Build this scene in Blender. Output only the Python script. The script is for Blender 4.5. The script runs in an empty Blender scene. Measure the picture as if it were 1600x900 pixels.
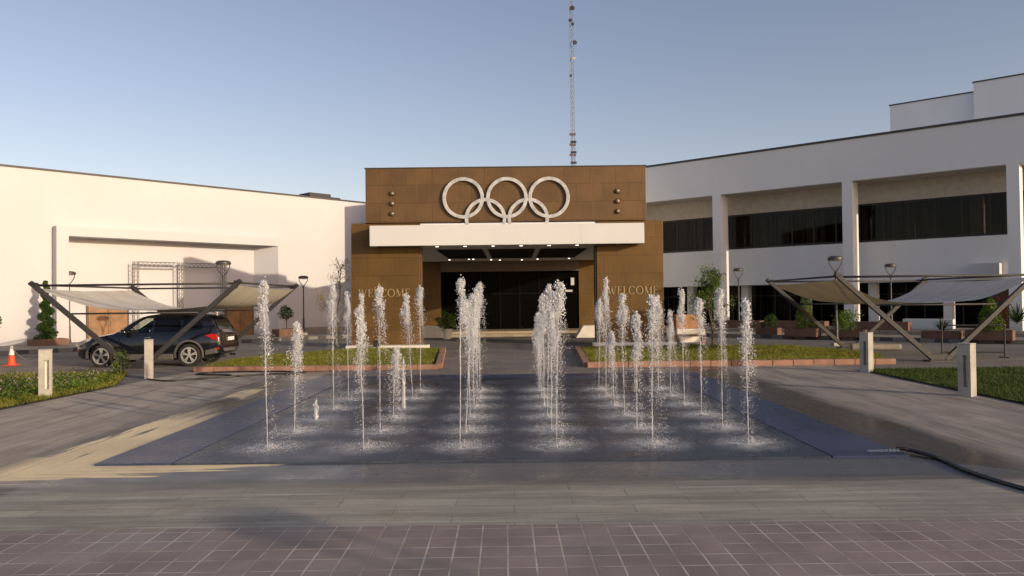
import bpy, bmesh, math, random
import numpy as np
from mathutils import Vector, Matrix
R = math.radians
PI = math.pi
scene = bpy.context.scene
COL = scene.collection
random.seed(7)
RNG = np.random.default_rng(11)

# ------------------------------------------------------------------ materials
def new_mat(name):
    m = bpy.data.materials.new(name); m.use_nodes = True
    nt = m.node_tree; nt.nodes.clear()
    out = nt.nodes.new('ShaderNodeOutputMaterial')
    return m, nt, out

def nd(nt, typ, ins=None, **attrs):
    n = nt.nodes.new(typ)
    for k, v in attrs.items(): setattr(n, k, v)
    for k, v in (ins or {}).items():
        s = n.inputs[k]
        if isinstance(v, bpy.types.NodeSocket): nt.links.new(v, s)
        elif isinstance(v, (tuple, list)) and len(v) == 3 and s.type == 'RGBA': s.default_value = (*v, 1)
        else: s.default_value = v
    return n

def mth(nt, op, a, b=0.0, c=None, clamp=False):
    n = nd(nt, 'ShaderNodeMath', operation=op, use_clamp=clamp)
    for i, v in enumerate((a, b, c)):
        if v is None: continue
        if isinstance(v, bpy.types.NodeSocket): nt.links.new(v, n.inputs[i])
        else: n.inputs[i].default_value = v
    return n.outputs[0]

def ramp(nt, v, lo, hi, a=0.0, b=1.0, smooth=True):
    n = nd(nt, 'ShaderNodeMapRange', {'Value': v, 'From Min': lo, 'From Max': hi, 'To Min': a, 'To Max': b})
    if smooth: n.interpolation_type = 'SMOOTHSTEP'
    return n.outputs['Result']

def mix(nt, f, a, b, bt='MIX'):
    n = nd(nt, 'ShaderNodeMix', data_type='RGBA', blend_type=bt)
    def put(s, v):
        if isinstance(v, bpy.types.NodeSocket): nt.links.new(v, s)
        elif isinstance(v, (int, float)): s.default_value = v
        else: s.default_value = (*v, 1)
    put(n.inputs[0], f); put(n.inputs[6], a); put(n.inputs[7], b)
    return n.outputs[2]

def coords(nt, kind='Object'):
    return nd(nt, 'ShaderNodeTexCoord').outputs[kind]

def wpos(nt):
    return nd(nt, 'ShaderNodeNewGeometry').outputs['Position']

def mapped(nt, vec, scale=(1, 1, 1), rot=(0, 0, 0), loc=(0, 0, 0)):
    return nd(nt, 'ShaderNodeMapping', {'Vector': vec, 'Scale': scale, 'Rotation': rot, 'Location': loc}).outputs[0]

def noise(nt, vec, scale, detail=4.0, rough=0.55):
    return nd(nt, 'ShaderNodeTexNoise', {'Vector': vec, 'Scale': scale, 'Detail': detail, 'Roughness': rough}).outputs['Fac']

def bump(nt, h, strength=0.3, dist=0.01):
    return nd(nt, 'ShaderNodeBump', {'Height': h, 'Strength': strength, 'Distance': dist}).outputs[0]

def princ(nt, out, **k):
    b = nd(nt, 'ShaderNodeBsdfPrincipled', k)
    nt.links.new(b.outputs[0], out.inputs['Surface'])
    return b

def m_plain(name, col, rough=0.6, metal=0.0, var=0.12, scale=3.0, bstr=0.0, bscale=60.0, spec=0.5, coat=0.0):
    m, nt, out = new_mat(name)
    p = coords(nt)
    n = noise(nt, p, scale, 5)
    n2 = noise(nt, p, scale * 9, 3)
    f = mth(nt, 'ADD', mth(nt, 'MULTIPLY', n, 0.7), mth(nt, 'MULTIPLY', n2, 0.3))
    c = mix(nt, ramp(nt, f, 0.3, 0.7), tuple(x * (1 - var) for x in col), tuple(min(1, x * (1 + var)) for x in col))
    k = {'Base Color': c, 'Roughness': ramp(nt, n2, 0.3, 0.7, rough * 0.88, min(1, rough * 1.12)), 'Metallic': metal, 'Specular IOR Level': spec, 'Coat Weight': coat}
    b = princ(nt, out, **k)
    if bstr: nt.links.new(bump(nt, noise(nt, p, bscale, 3), bstr, 0.01), b.inputs['Normal'])
    return m

def m_plaster(name, col=(0.80, 0.79, 0.77)):
    m, nt, out = new_mat(name)
    p = wpos(nt)
    big = noise(nt, p, 0.35, 4)
    streak = noise(nt, mapped(nt, p, (1.6, 1.6, 0.12)), 1.2, 6, 0.65)
    fine = noise(nt, p, 40, 3)
    c = mix(nt, ramp(nt, big, 0.3, 0.75), tuple(x * 0.95 for x in col), col)
    c = mix(nt, mth(nt, 'MULTIPLY', ramp(nt, streak, 0.56, 0.85), 0.20), c, tuple(x * f for x, f in zip(col, (0.70, 0.67, 0.62))))
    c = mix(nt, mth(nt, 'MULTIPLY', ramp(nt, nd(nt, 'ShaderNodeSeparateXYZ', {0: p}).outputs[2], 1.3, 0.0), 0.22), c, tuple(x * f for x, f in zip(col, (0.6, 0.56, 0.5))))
    b = princ(nt, out, **{'Base Color': c, 'Roughness': 0.85, 'Specular IOR Level': 0.25})
    nt.links.new(bump(nt, fine, 0.12, 0.01), b.inputs['Normal'])
    return m

def m_bronze(name, base=(0.136, 0.080, 0.036)):
    # oxidised copper cladding in big panels with thin seams; object space (x across, z up)
    m, nt, out = new_mat(name)
    p = coords(nt)
    s = nd(nt, 'ShaderNodeSeparateXYZ', {0: p})
    v = nd(nt, 'ShaderNodeCombineXYZ', {0: s.outputs[0], 1: s.outputs[2], 2: 0.0}).outputs[0]
    br = nd(nt, 'ShaderNodeTexBrick', {'Vector': v, 'Color1': (0.90, 0.90, 0.90), 'Color2': (1.06, 1.06, 1.05), 'Mortar': (0.52, 0.50, 0.48), 'Scale': 1.0,
            'Mortar Size': 0.011, 'Mortar Smooth': 0.3, 'Bias': 0.0, 'Brick Width': 1.14, 'Row Height': 0.7855}, offset=0.5)
    cloud = noise(nt, v, 1.1, 5, 0.6)
    brush = noise(nt, mapped(nt, v, (26, 0.8, 1)), 1.0, 4, 0.6)
    c = mix(nt, ramp(nt, cloud, 0.3, 0.72), tuple(x * 0.90 for x in base), tuple(x * f for x, f in zip(base, (1.14, 1.14, 1.12))))
    c = mix(nt, 1.0, c, br.outputs['Color'], 'MULTIPLY')
    c = mix(nt, mth(nt, 'MULTIPLY', ramp(nt, brush, 0.42, 0.72), 0.38), c, tuple(x * 0.55 for x in base))
    b = princ(nt, out, **{'Base Color': c, 'Roughness': ramp(nt, cloud, 0.3, 0.7, 0.42, 0.62), 'Metallic': 0.25, 'Specular IOR Level': 0.4})
    nt.links.new(bump(nt, mth(nt, 'SUBTRACT', mth(nt, 'MULTIPLY', cloud, 0.4), br.outputs['Fac']), 0.25, 0.012), b.inputs['Normal'])
    return m

def m_asphalt():
    m, nt, out = new_mat('asphalt')
    p = wpos(nt)
    a = noise(nt, p, 0.25, 5); g = noise(nt, p, 90, 2)
    st = noise(nt, mapped(nt, p, (0.25, 1.6, 1)), 0.8, 5)
    c = mix(nt, ramp(nt, a, 0.3, 0.7), (0.13, 0.125, 0.12), (0.20, 0.19, 0.18))
    c = mix(nt, mth(nt, 'MULTIPLY', ramp(nt, st, 0.5, 0.75), 0.45), c, (0.07, 0.068, 0.066))
    c = mix(nt, mth(nt, 'MULTIPLY', g, 0.3), c, (0.2, 0.19, 0.18))
    b = princ(nt, out, **{'Base Color': c, 'Roughness': 0.85, 'Specular IOR Level': 0.3})
    nt.links.new(bump(nt, g, 0.3, 0.01), b.inputs['Normal'])
    return m

def m_pavers():
    # square pink-brown pavers of the foreground, sandy joints, slightly turned
    m, nt, out = new_mat('pink_pavers')
    p = wpos(nt)
    v = mapped(nt, p, (1, 1, 1), (0, 0, R(-0.5)))
    br = nd(nt, 'ShaderNodeTexBrick', {'Vector': v, 'Color1': (0.92, 0.91, 0.91), 'Color2': (1.08, 1.07, 1.06), 'Mortar': (1, 1, 1), 'Scale': 1.0, 'Mortar Size': 0.009,
            'Mortar Smooth': 0.25, 'Brick Width': 0.216, 'Row Height': 0.25}, offset=0.0)
    cl = noise(nt, p, 1.3, 5, 0.6); sp = noise(nt, p, 45, 3, 0.7); dirt = noise(nt, mapped(nt, p, (0.5, 1.4, 1)), 0.9, 5)
    tile = mix(nt, ramp(nt, cl, 0.3, 0.7), (0.235, 0.192, 0.172), (0.315, 0.265, 0.238))
    tile = mix(nt, 1.0, tile, br.outputs['Color'], 'MULTIPLY')
    tile = mix(nt, mth(nt, 'MULTIPLY', sp, 0.28), tile, (0.13, 0.11, 0.105))
    tile = mix(nt, mth(nt, 'MULTIPLY', ramp(nt, dirt, 0.5, 0.75), 0.35), tile, (0.14, 0.125, 0.12))
    jn = mix(nt, ramp(nt, noise(nt, p, 2.2, 4), 0.35, 0.65), (0.28, 0.25, 0.215), (0.50, 0.45, 0.39))
    c = mix(nt, br.outputs['Fac'], tile, jn)
    b = princ(nt, out, **{'Base Color': c, 'Roughness': ramp(nt, dirt, 0.35, 0.7, 0.75, 0.5), 'Specular IOR Level': 0.35})
    nt.links.new(bump(nt, mth(nt, 'SUBTRACT', mth(nt, 'MULTIPLY', sp, 0.2), br.outputs['Fac']), 0.9, 0.008), b.inputs['Normal'])
    return m

def m_apron(name, along, tintA, tintB):
    # worn stone strips round the fountain: strips run along x (front) or y (sides), wet and stained near the platform
    m, nt, out = new_mat(name)
    p = wpos(nt)
    s = nd(nt, 'ShaderNodeSeparateXYZ', {0: p}); X, Y = s.outputs[0], s.outputs[1]
    v = p if along == 'x' else nd(nt, 'ShaderNodeCombineXYZ', {0: Y, 1: X, 2: 0.0}).outputs[0]
    wob = noise(nt, p, 0.6, 3)
    v2 = nd(nt, 'ShaderNodeVectorMath', {0: v, 1: nd(nt, 'ShaderNodeCombineXYZ', {0: 0.0, 1: mth(nt, 'MULTIPLY', wob, 0.05), 2: 0.0}).outputs[0]}, operation='ADD').outputs[0]
    br = nd(nt, 'ShaderNodeTexBrick', {'Vector': v2, 'Color1': (0.88, 0.88, 0.88), 'Color2': (1.1, 1.1, 1.1), 'Mortar': (0.45, 0.44, 0.43), 'Scale': 1.0,
            'Mortar Size': 0.007, 'Mortar Smooth': 0.3, 'Brick Width': 1.15, 'Row Height': 0.29}, offset=0.5)
    st = noise(nt, mapped(nt, v, (0.3, 2.6, 1)), 1.0, 6, 0.65)
    st2 = noise(nt, mapped(nt, v, (0.5, 7.0, 1)), 1.3, 5, 0.65)
    cl = noise(nt, p, 0.7, 5, 0.6); sp = noise(nt, p, 60, 2)
    c = mix(nt, ramp(nt, cl, 0.3, 0.7), tintA, tintB)
    c = mix(nt, mth(nt, 'ADD', 0.45, mth(nt, 'MULTIPLY', ramp(nt, cl, 0.35, 0.65), 0.5)), c, br.outputs['Color'], 'MULTIPLY')
    c = mix(nt, mth(nt, 'MULTIPLY', ramp(nt, st, 0.44, 0.66), 0.68), c, tuple(x * 0.5 for x in tintA))
    c = mix(nt, mth(nt, 'MULTIPLY', ramp(nt, st2, 0.5, 0.8), 0.35), c, tuple(min(1, x * 1.35) for x in tintB))
    c = mix(nt, mth(nt, 'MULTIPLY', sp, 0.18), c, (0.08, 0.08, 0.08))
    fs = noise(nt, mapped(nt, v, (0.6, 22.0, 1)), 1.0, 4, 0.7); gr = noise(nt, p, 22, 4, 0.75); blot = noise(nt, mapped(nt, v, (0.7, 1.6, 1)), 1.6, 6, 0.7)
    c = mix(nt, mth(nt, 'MULTIPLY', ramp(nt, fs, 0.42, 0.72), 0.45), c, tuple(x * 0.6 for x in tintA))
    c = mix(nt, mth(nt, 'MULTIPLY', ramp(nt, fs, 0.5, 0.3), 0.35), c, tuple(min(1, x * 1.3) for x in tintB))
    c = mix(nt, mth(nt, 'MULTIPLY', ramp(nt, gr, 0.5, 0.75), 0.4), c, tuple(x * 0.5 for x in tintA))
    c = mix(nt, mth(nt, 'MULTIPLY', ramp(nt, blot, 0.52, 0.68), 0.45), c, (tintA[0] * 0.62, tintA[1] * 0.55, tintA[2] * 0.46))
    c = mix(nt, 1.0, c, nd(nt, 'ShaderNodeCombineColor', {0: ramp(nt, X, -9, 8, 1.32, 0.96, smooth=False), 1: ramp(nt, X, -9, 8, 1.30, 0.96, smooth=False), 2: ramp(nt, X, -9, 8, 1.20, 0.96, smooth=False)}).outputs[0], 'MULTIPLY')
    # signed distance outside the platform rectangle, roughened by streaky noise
    dx = mth(nt, 'SUBTRACT', mth(nt, 'ABSOLUTE', mth(nt, 'ADD', X, 0.15)), 5.05)
    dyn = mth(nt, 'SUBTRACT', 9.55, Y)
    d = mth(nt, 'MAXIMUM', dx, dyn)
    dj = mth(nt, 'ADD', d, mth(nt, 'MULTIPLY', mth(nt, 'SUBTRACT', st, 0.5), 1.5))
    dj = mth(nt, 'ADD', dj, mth(nt, 'MULTIPLY', mth(nt, 'SUBTRACT', st2, 0.5), 0.5))
    wet = ramp(nt, dj, 1.45, 0.85)
    brown = mix(nt, ramp(nt, mth(nt, 'ADD', dyn, mth(nt, 'MULTIPLY', st2, 0.3)), 1.35, 0.9), (0.045, 0.036, 0.025), (0.078, 0.083, 0.094)) if along == 'x' else (0.040, 0.030, 0.019)
    c = mix(nt, mth(nt, 'MULTIPLY', wet, mth(nt, 'ADD', 0.72, mth(nt, 'MULTIPLY', st2, 0.4)), clamp=True), c, brown)
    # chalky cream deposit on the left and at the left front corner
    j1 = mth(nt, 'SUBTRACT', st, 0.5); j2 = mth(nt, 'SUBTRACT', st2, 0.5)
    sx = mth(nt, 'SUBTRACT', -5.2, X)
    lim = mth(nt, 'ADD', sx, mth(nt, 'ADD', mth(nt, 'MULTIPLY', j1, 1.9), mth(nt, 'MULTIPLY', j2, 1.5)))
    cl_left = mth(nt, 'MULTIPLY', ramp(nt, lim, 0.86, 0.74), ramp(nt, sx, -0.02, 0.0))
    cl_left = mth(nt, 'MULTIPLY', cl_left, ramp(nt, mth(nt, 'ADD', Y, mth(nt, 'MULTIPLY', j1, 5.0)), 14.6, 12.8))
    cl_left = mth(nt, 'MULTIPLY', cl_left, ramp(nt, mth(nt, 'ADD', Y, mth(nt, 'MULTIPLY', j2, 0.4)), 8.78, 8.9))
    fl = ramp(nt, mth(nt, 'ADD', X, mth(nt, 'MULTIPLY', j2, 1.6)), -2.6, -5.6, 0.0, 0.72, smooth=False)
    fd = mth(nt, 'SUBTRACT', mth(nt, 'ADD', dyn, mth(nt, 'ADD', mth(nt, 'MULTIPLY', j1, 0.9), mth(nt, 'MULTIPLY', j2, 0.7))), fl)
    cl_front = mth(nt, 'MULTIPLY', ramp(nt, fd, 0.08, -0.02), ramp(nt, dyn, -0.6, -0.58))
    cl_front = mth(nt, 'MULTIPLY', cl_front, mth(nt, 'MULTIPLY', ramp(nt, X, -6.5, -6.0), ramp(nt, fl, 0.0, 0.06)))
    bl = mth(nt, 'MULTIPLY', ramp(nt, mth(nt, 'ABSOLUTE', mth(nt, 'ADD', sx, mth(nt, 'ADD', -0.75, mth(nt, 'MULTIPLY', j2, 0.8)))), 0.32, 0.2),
             ramp(nt, mth(nt, 'ABSOLUTE', mth(nt, 'ADD', Y, mth(nt, 'ADD', -16.9, mth(nt, 'MULTIPLY', j1, 3.0)))), 1.2, 0.6))  # far bright patch: the white wall's reflection painted in as colour
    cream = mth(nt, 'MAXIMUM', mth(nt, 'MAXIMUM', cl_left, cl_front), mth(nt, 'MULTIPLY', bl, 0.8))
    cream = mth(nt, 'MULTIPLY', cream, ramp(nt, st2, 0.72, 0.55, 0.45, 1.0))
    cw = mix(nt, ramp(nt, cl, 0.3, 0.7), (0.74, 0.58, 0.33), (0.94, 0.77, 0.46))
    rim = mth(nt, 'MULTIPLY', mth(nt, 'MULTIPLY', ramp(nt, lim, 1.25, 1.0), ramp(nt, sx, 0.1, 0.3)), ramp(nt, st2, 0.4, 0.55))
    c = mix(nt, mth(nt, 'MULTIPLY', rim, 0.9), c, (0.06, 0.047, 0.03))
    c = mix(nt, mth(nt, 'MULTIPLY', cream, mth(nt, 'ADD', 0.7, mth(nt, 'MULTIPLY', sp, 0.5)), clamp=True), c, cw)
    rg = mth(nt, 'SUBTRACT', ramp(nt, cl, 0.3, 0.7, 0.62, 0.8), mth(nt, 'MULTIPLY', wet, 0.42))
    rg = mth(nt, 'ADD', rg, mth(nt, 'MULTIPLY', cream, 0.3))
    b = princ(nt, out, **{'Base Color': c, 'Roughness': rg, 'Specular IOR Level': 0.28})
    nt.links.new(bump(nt, mth(nt, 'SUBTRACT', mth(nt, 'MULTIPLY', sp, 0.3), br.outputs['Fac']), 0.22, 0.005), b.inputs['Normal'])
    return m

def m_slate(name, border=False):
    m, nt, out = new_mat(name)
    p = wpos(nt)
    br = nd(nt, 'ShaderNodeTexBrick', {'Vector': p, 'Color1': (0.8, 0.8, 0.82), 'Color2': (1.2, 1.2, 1.2), 'Mortar': (0.3, 0.3, 0.3), 'Scale': 1.0,
            'Mortar Size': 0.004 if border else 0.009, 'Mortar Smooth': 0.4, 'Brick Width': 0.9 if border else 0.6, 'Row Height': 1.1 if border else 0.4}, offset=0.5 if not border else 0.0)
    cl = noise(nt, p, 1.0, 5, 0.6); sp = noise(nt, p, 55, 3)
    st = noise(nt, mapped(nt, p, (0.6, 3.0, 1)), 1.0, 5)
    a, b_ = ((0.032, 0.047, 0.098), (0.046, 0.065, 0.125)) if border else ((0.028, 0.040, 0.064), (0.054, 0.069, 0.098))  # slate tone with the blue of the reflected sky put into it
    c = mix(nt, ramp(nt, cl, 0.3, 0.7), a, b_)
    c = mix(nt, 0.85, c, br.outputs['Color'], 'MULTIPLY')
    c = mix(nt, mth(nt, 'MULTIPLY', ramp(nt, st, 0.5, 0.8), 0.35), c, (0.05, 0.058, 0.072))
    c = mix(nt, mth(nt, 'MULTIPLY', ramp(nt, sp, 0.45, 0.7), 0.3), c, (0.09, 0.10, 0.12))
    rg = ramp(nt, cl, 0.3, 0.75, 0.26, 0.36) if border else ramp(nt, cl, 0.3, 0.75, 0.24, 0.42)
    b = princ(nt, out, **{'Base Color': c, 'Roughness': rg, 'Specular IOR Level': 0.07 if border else 0.08, 'Specular Tint': (0.78, 0.9, 1.0)})
    h = mth(nt, 'SUBTRACT', mth(nt, 'MULTIPLY', sp, 0.35), br.outputs['Fac'])
    nt.links.new(bump(nt, h, 0.35 if not border else 0.06, 0.005), b.inputs['Normal'])
    return m

def m_tiles(name, ca, cb, w, h, mortar, rough=0.75, rot=0.0):
    m, nt, out = new_mat(name)
    p = wpos(nt)
    v = mapped(nt, p, (1, 1, 1), (0, 0, rot))
    br = nd(nt, 'ShaderNodeTexBrick', {'Vector': v, 'Color1': (0.85, 0.85, 0.85), 'Color2': (1.12, 1.12, 1.12), 'Mortar': mortar, 'Scale': 1.0, 'Mortar Size': 0.008,
            'Mortar Smooth': 0.3, 'Brick Width': w, 'Row Height': h}, offset=0.5)
    cl = noise(nt, p, 0.8, 5, 0.6); sp = noise(nt, p, 50, 2)
    c = mix(nt, ramp(nt, cl, 0.3, 0.7), ca, cb)
    c = mix(nt, 0.8, c, br.outputs['Color'], 'MULTIPLY')
    c = mix(nt, mth(nt, 'MULTIPLY', sp, 0.2), c, tuple(x * 0.5 for x in ca))
    b = princ(nt, out, **{'Base Color': c, 'Roughness': rough, 'Specular IOR Level': 0.35})
    nt.links.new(bump(nt, br.outputs['Fac'], -0.3, 0.005), b.inputs['Normal'])
    return m

def m_kerb_paint():
    m, nt, out = new_mat('kerb_blocks')
    p = coords(nt)
    s = nd(nt, 'ShaderNodeSeparateXYZ', {0: p})
    fr = mth(nt, 'FRACT', mth(nt, 'MULTIPLY', s.outputs[0], 0.9))
    f = ramp(nt, fr, 0.48, 0.50, smooth=False)
    n = noise(nt, p, 4, 4)
    c = mix(nt, f, (0.05, 0.05, 0.052), (0.22, 0.21, 0.20))
    c = mix(nt, mth(nt, 'MULTIPLY', n, 0.6), c, (0.09, 0.085, 0.08))
    princ(nt, out, **{'Base Color': c, 'Roughness': 0.8})
    return m

def m_foliage(name, dark, light, trans=0.35):
    m, nt, out = new_mat(name)
    p = wpos(nt)
    n = noise(nt, p, 3.0, 3); n2 = noise(nt, p, 26, 2)
    c = mix(nt, ramp(nt, mth(nt, 'ADD', mth(nt, 'MULTIPLY', n, 0.5), mth(nt, 'MULTIPLY', n2, 0.5)), 0.35, 0.65), dark, light)
    d = nd(nt, 'ShaderNodeBsdfPrincipled', {'Base Color': c, 'Roughness': 0.6, 'Specular IOR Level': 0.25})
    t = nd(nt, 'ShaderNodeBsdfTranslucent', {'Color': c})
    ms = nd(nt, 'ShaderNodeMixShader', {0: trans, 1: d.outputs[0], 2: t.outputs[0]})
    nt.links.new(ms.outputs[0], out.inputs['Surface'])
    return m

def m_fabric():
    m, nt, out = new_mat('sail_fabric')
    p = coords(nt)
    n = noise(nt, p, 1.2, 5); w = noise(nt, mapped(nt, p, (1, 9, 1)), 3, 4)
    c = mix(nt, ramp(nt, n, 0.3, 0.7), (0.54, 0.50, 0.44), (0.63, 0.60, 0.54))
    c = mix(nt, mth(nt, 'MULTIPLY', ramp(nt, w, 0.5, 0.8), 0.3), c, (0.48, 0.43, 0.36))
    seam = mth(nt, 'ABSOLUTE', mth(nt, 'SUBTRACT', mth(nt, 'FRACT', mth(nt, 'MULTIPLY', nd(nt, 'ShaderNodeSeparateXYZ', {0: p}).outputs[1], 0.66)), 0.5))
    c = mix(nt, ramp(nt, seam, 0.035, 0.015, 0.0, 0.45), c, (0.30, 0.27, 0.23))
    d = nd(nt, 'ShaderNodeBsdfPrincipled', {'Base Color': c, 'Roughness': 0.7, 'Specular IOR Level': 0.25, 'Normal': bump(nt, mth(nt, 'ADD', w, mth(nt, 'MULTIPLY', n, 2.0)), 0.4, 0.03)})
    t = nd(nt, 'ShaderNodeBsdfTranslucent', {'Color': mix(nt, 1.0, c, (0.9, 0.72, 0.5), 'MULTIPLY')})
    ms = nd(nt, 'ShaderNodeMixShader', {0: 0.10, 1: d.outputs[0], 2: t.outputs[0]})
    nt.links.new(ms.outputs[0], out.inputs['Surface'])
    return m

def m_glass_dark(name, tint=(0.10, 0.09, 0.08), trans=0.5, rough=0.03, gl=0.75):
    m, nt, out = new_mat(name)
    p = coords(nt)
    n = noise(nt, p, 0.8, 2)
    g = nd(nt, 'ShaderNodeBsdfGlossy', {'Color': (gl, gl * 1.03, gl * 1.06), 'Roughness': rough, 'Normal': bump(nt, n, 0.02, 0.1)})
    t = nd(nt, 'ShaderNodeBsdfTransparent', {'Color': tint})
    d = nd(nt, 'ShaderNodeBsdfDiffuse', {'Color': (0.004, 0.004, 0.0035)})
    ms0 = nd(nt, 'ShaderNodeMixShader', {0: trans, 1: d.outputs[0], 2: t.outputs[0]})
    fc = nd(nt, 'ShaderNodeLayerWeight', {'Blend': 0.5}).outputs['Facing']
    fr = mth(nt, 'ADD', 0.04, mth(nt, 'MULTIPLY', mth(nt, 'POWER', fc, 5.0), 0.9))
    ms = nd(nt, 'ShaderNodeMixShader', {0: fr, 1: ms0.outputs[0], 2: g.outputs[0]})
    nt.links.new(ms.outputs[0], out.inputs['Surface'])
    return m

def m_water(name, trans=0.30, white=0.86):
    m, nt, out = new_mat(name)
    p = wpos(nt)
    n = noise(nt, p, 18, 2)
    c = mix(nt, n, (white * 0.9, white * 0.92, white * 0.95), (white, white, white))
    d = nd(nt, 'ShaderNodeBsdfDiffuse', {'Color': c})
    tl = nd(nt, 'ShaderNodeBsdfTranslucent', {'Color': c})
    g = nd(nt, 'ShaderNodeBsdfGlossy', {'Color': (1, 1, 1), 'Roughness': 0.12})
    t = nd(nt, 'ShaderNodeBsdfTransparent', {'Color': (0.95, 0.97, 1.0)})
    a = nd(nt, 'ShaderNodeMixShader', {0: 0.35, 1: d.outputs[0], 2: tl.outputs[0]})
    b = nd(nt, 'ShaderNodeMixShader', {0: 0.18, 1: a.outputs[0], 2: g.outputs[0]})
    e = nd(nt, 'ShaderNodeMixShader', {0: trans, 1: b.outputs[0], 2: t.outputs[0]})
    nt.links.new(e.outputs[0], out.inputs['Surface'])
    return m

def m_foamfilm():
    m, nt, out = new_mat('splash_film')
    p = coords(nt)
    ln = nd(nt, 'ShaderNodeVectorMath', {0: mapped(nt, p, (1, 1, 0))}, operation='LENGTH').outputs['Value']
    w = wpos(nt)
    n = noise(nt, w, 5.0, 6, 0.7); n2 = noise(nt, w, 38, 3, 0.7)
    f = ramp(nt, ln, 0.70, 0.02)
    a = mth(nt, 'MULTIPLY', f, ramp(nt, n, 0.32, 0.68, 0.15, 1.0))
    a = mth(nt, 'MULTIPLY', a, ramp(nt, n2, 0.3, 0.7, 0.55, 1.1), clamp=True)
    a = mth(nt, 'MULTIPLY', a, 0.75)
    d = nd(nt, 'ShaderNodeBsdfDiffuse', {'Color': (0.78, 0.80, 0.83)})
    t = nd(nt, 'ShaderNodeBsdfTransparent')
    ms = nd(nt, 'ShaderNodeMixShader', {0: a, 1: t.outputs[0], 2: d.outputs[0]})
    nt.links.new(ms.outputs[0], out.inputs['Surface'])
    return m

def m_emit(name, col, strength):
    m, nt, out = new_mat(name)
    e = nd(nt, 'ShaderNodeEmission', {'Color': col, 'Strength': strength})
    nt.links.new(e.outputs[0], out.inputs['Surface'])
    return m

def m_soil(name, a, b):
    m, nt, out = new_mat(name)
    p = wpos(nt)
    n = noise(nt, p, 1.2, 5, 0.65); n2 = noise(nt, p, 20, 4, 0.7)
    c = mix(nt, ramp(nt, mth(nt, 'ADD', mth(nt, 'MULTIPLY', n, 0.5), mth(nt, 'MULTIPLY', n2, 0.5)), 0.36, 0.64), a, b)
    bs = princ(nt, out, **{'Base Color': c, 'Roughness': 0.95, 'Specular IOR Level': 0.1})
    nt.links.new(bump(nt, n2, 0.8, 0.03), bs.inputs['Normal'])
    return m

def m_carpaint():
    m, nt, out = new_mat('car_paint')
    p = coords(nt)
    s = nd(nt, 'ShaderNodeSeparateXYZ', {0: p})
    n = noise(nt, p, 2.5, 4)
    dust = mth(nt, 'MULTIPLY', ramp(nt, s.outputs[2], 0.75, 0.25), ramp(nt, n, 0.3, 0.7, 0.05, 0.3))
    c = mix(nt, dust, (0.005, 0.006, 0.012), (0.05, 0.045, 0.04))
    b = princ(nt, out, **{'Base Color': c, 'Roughness': ramp(nt, dust, 0, 0.5, 0.18, 0.45), 'Specular IOR Level': 0.5, 'Coat Weight': 0.8, 'Coat Roughness': 0.05})
    return m

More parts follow.
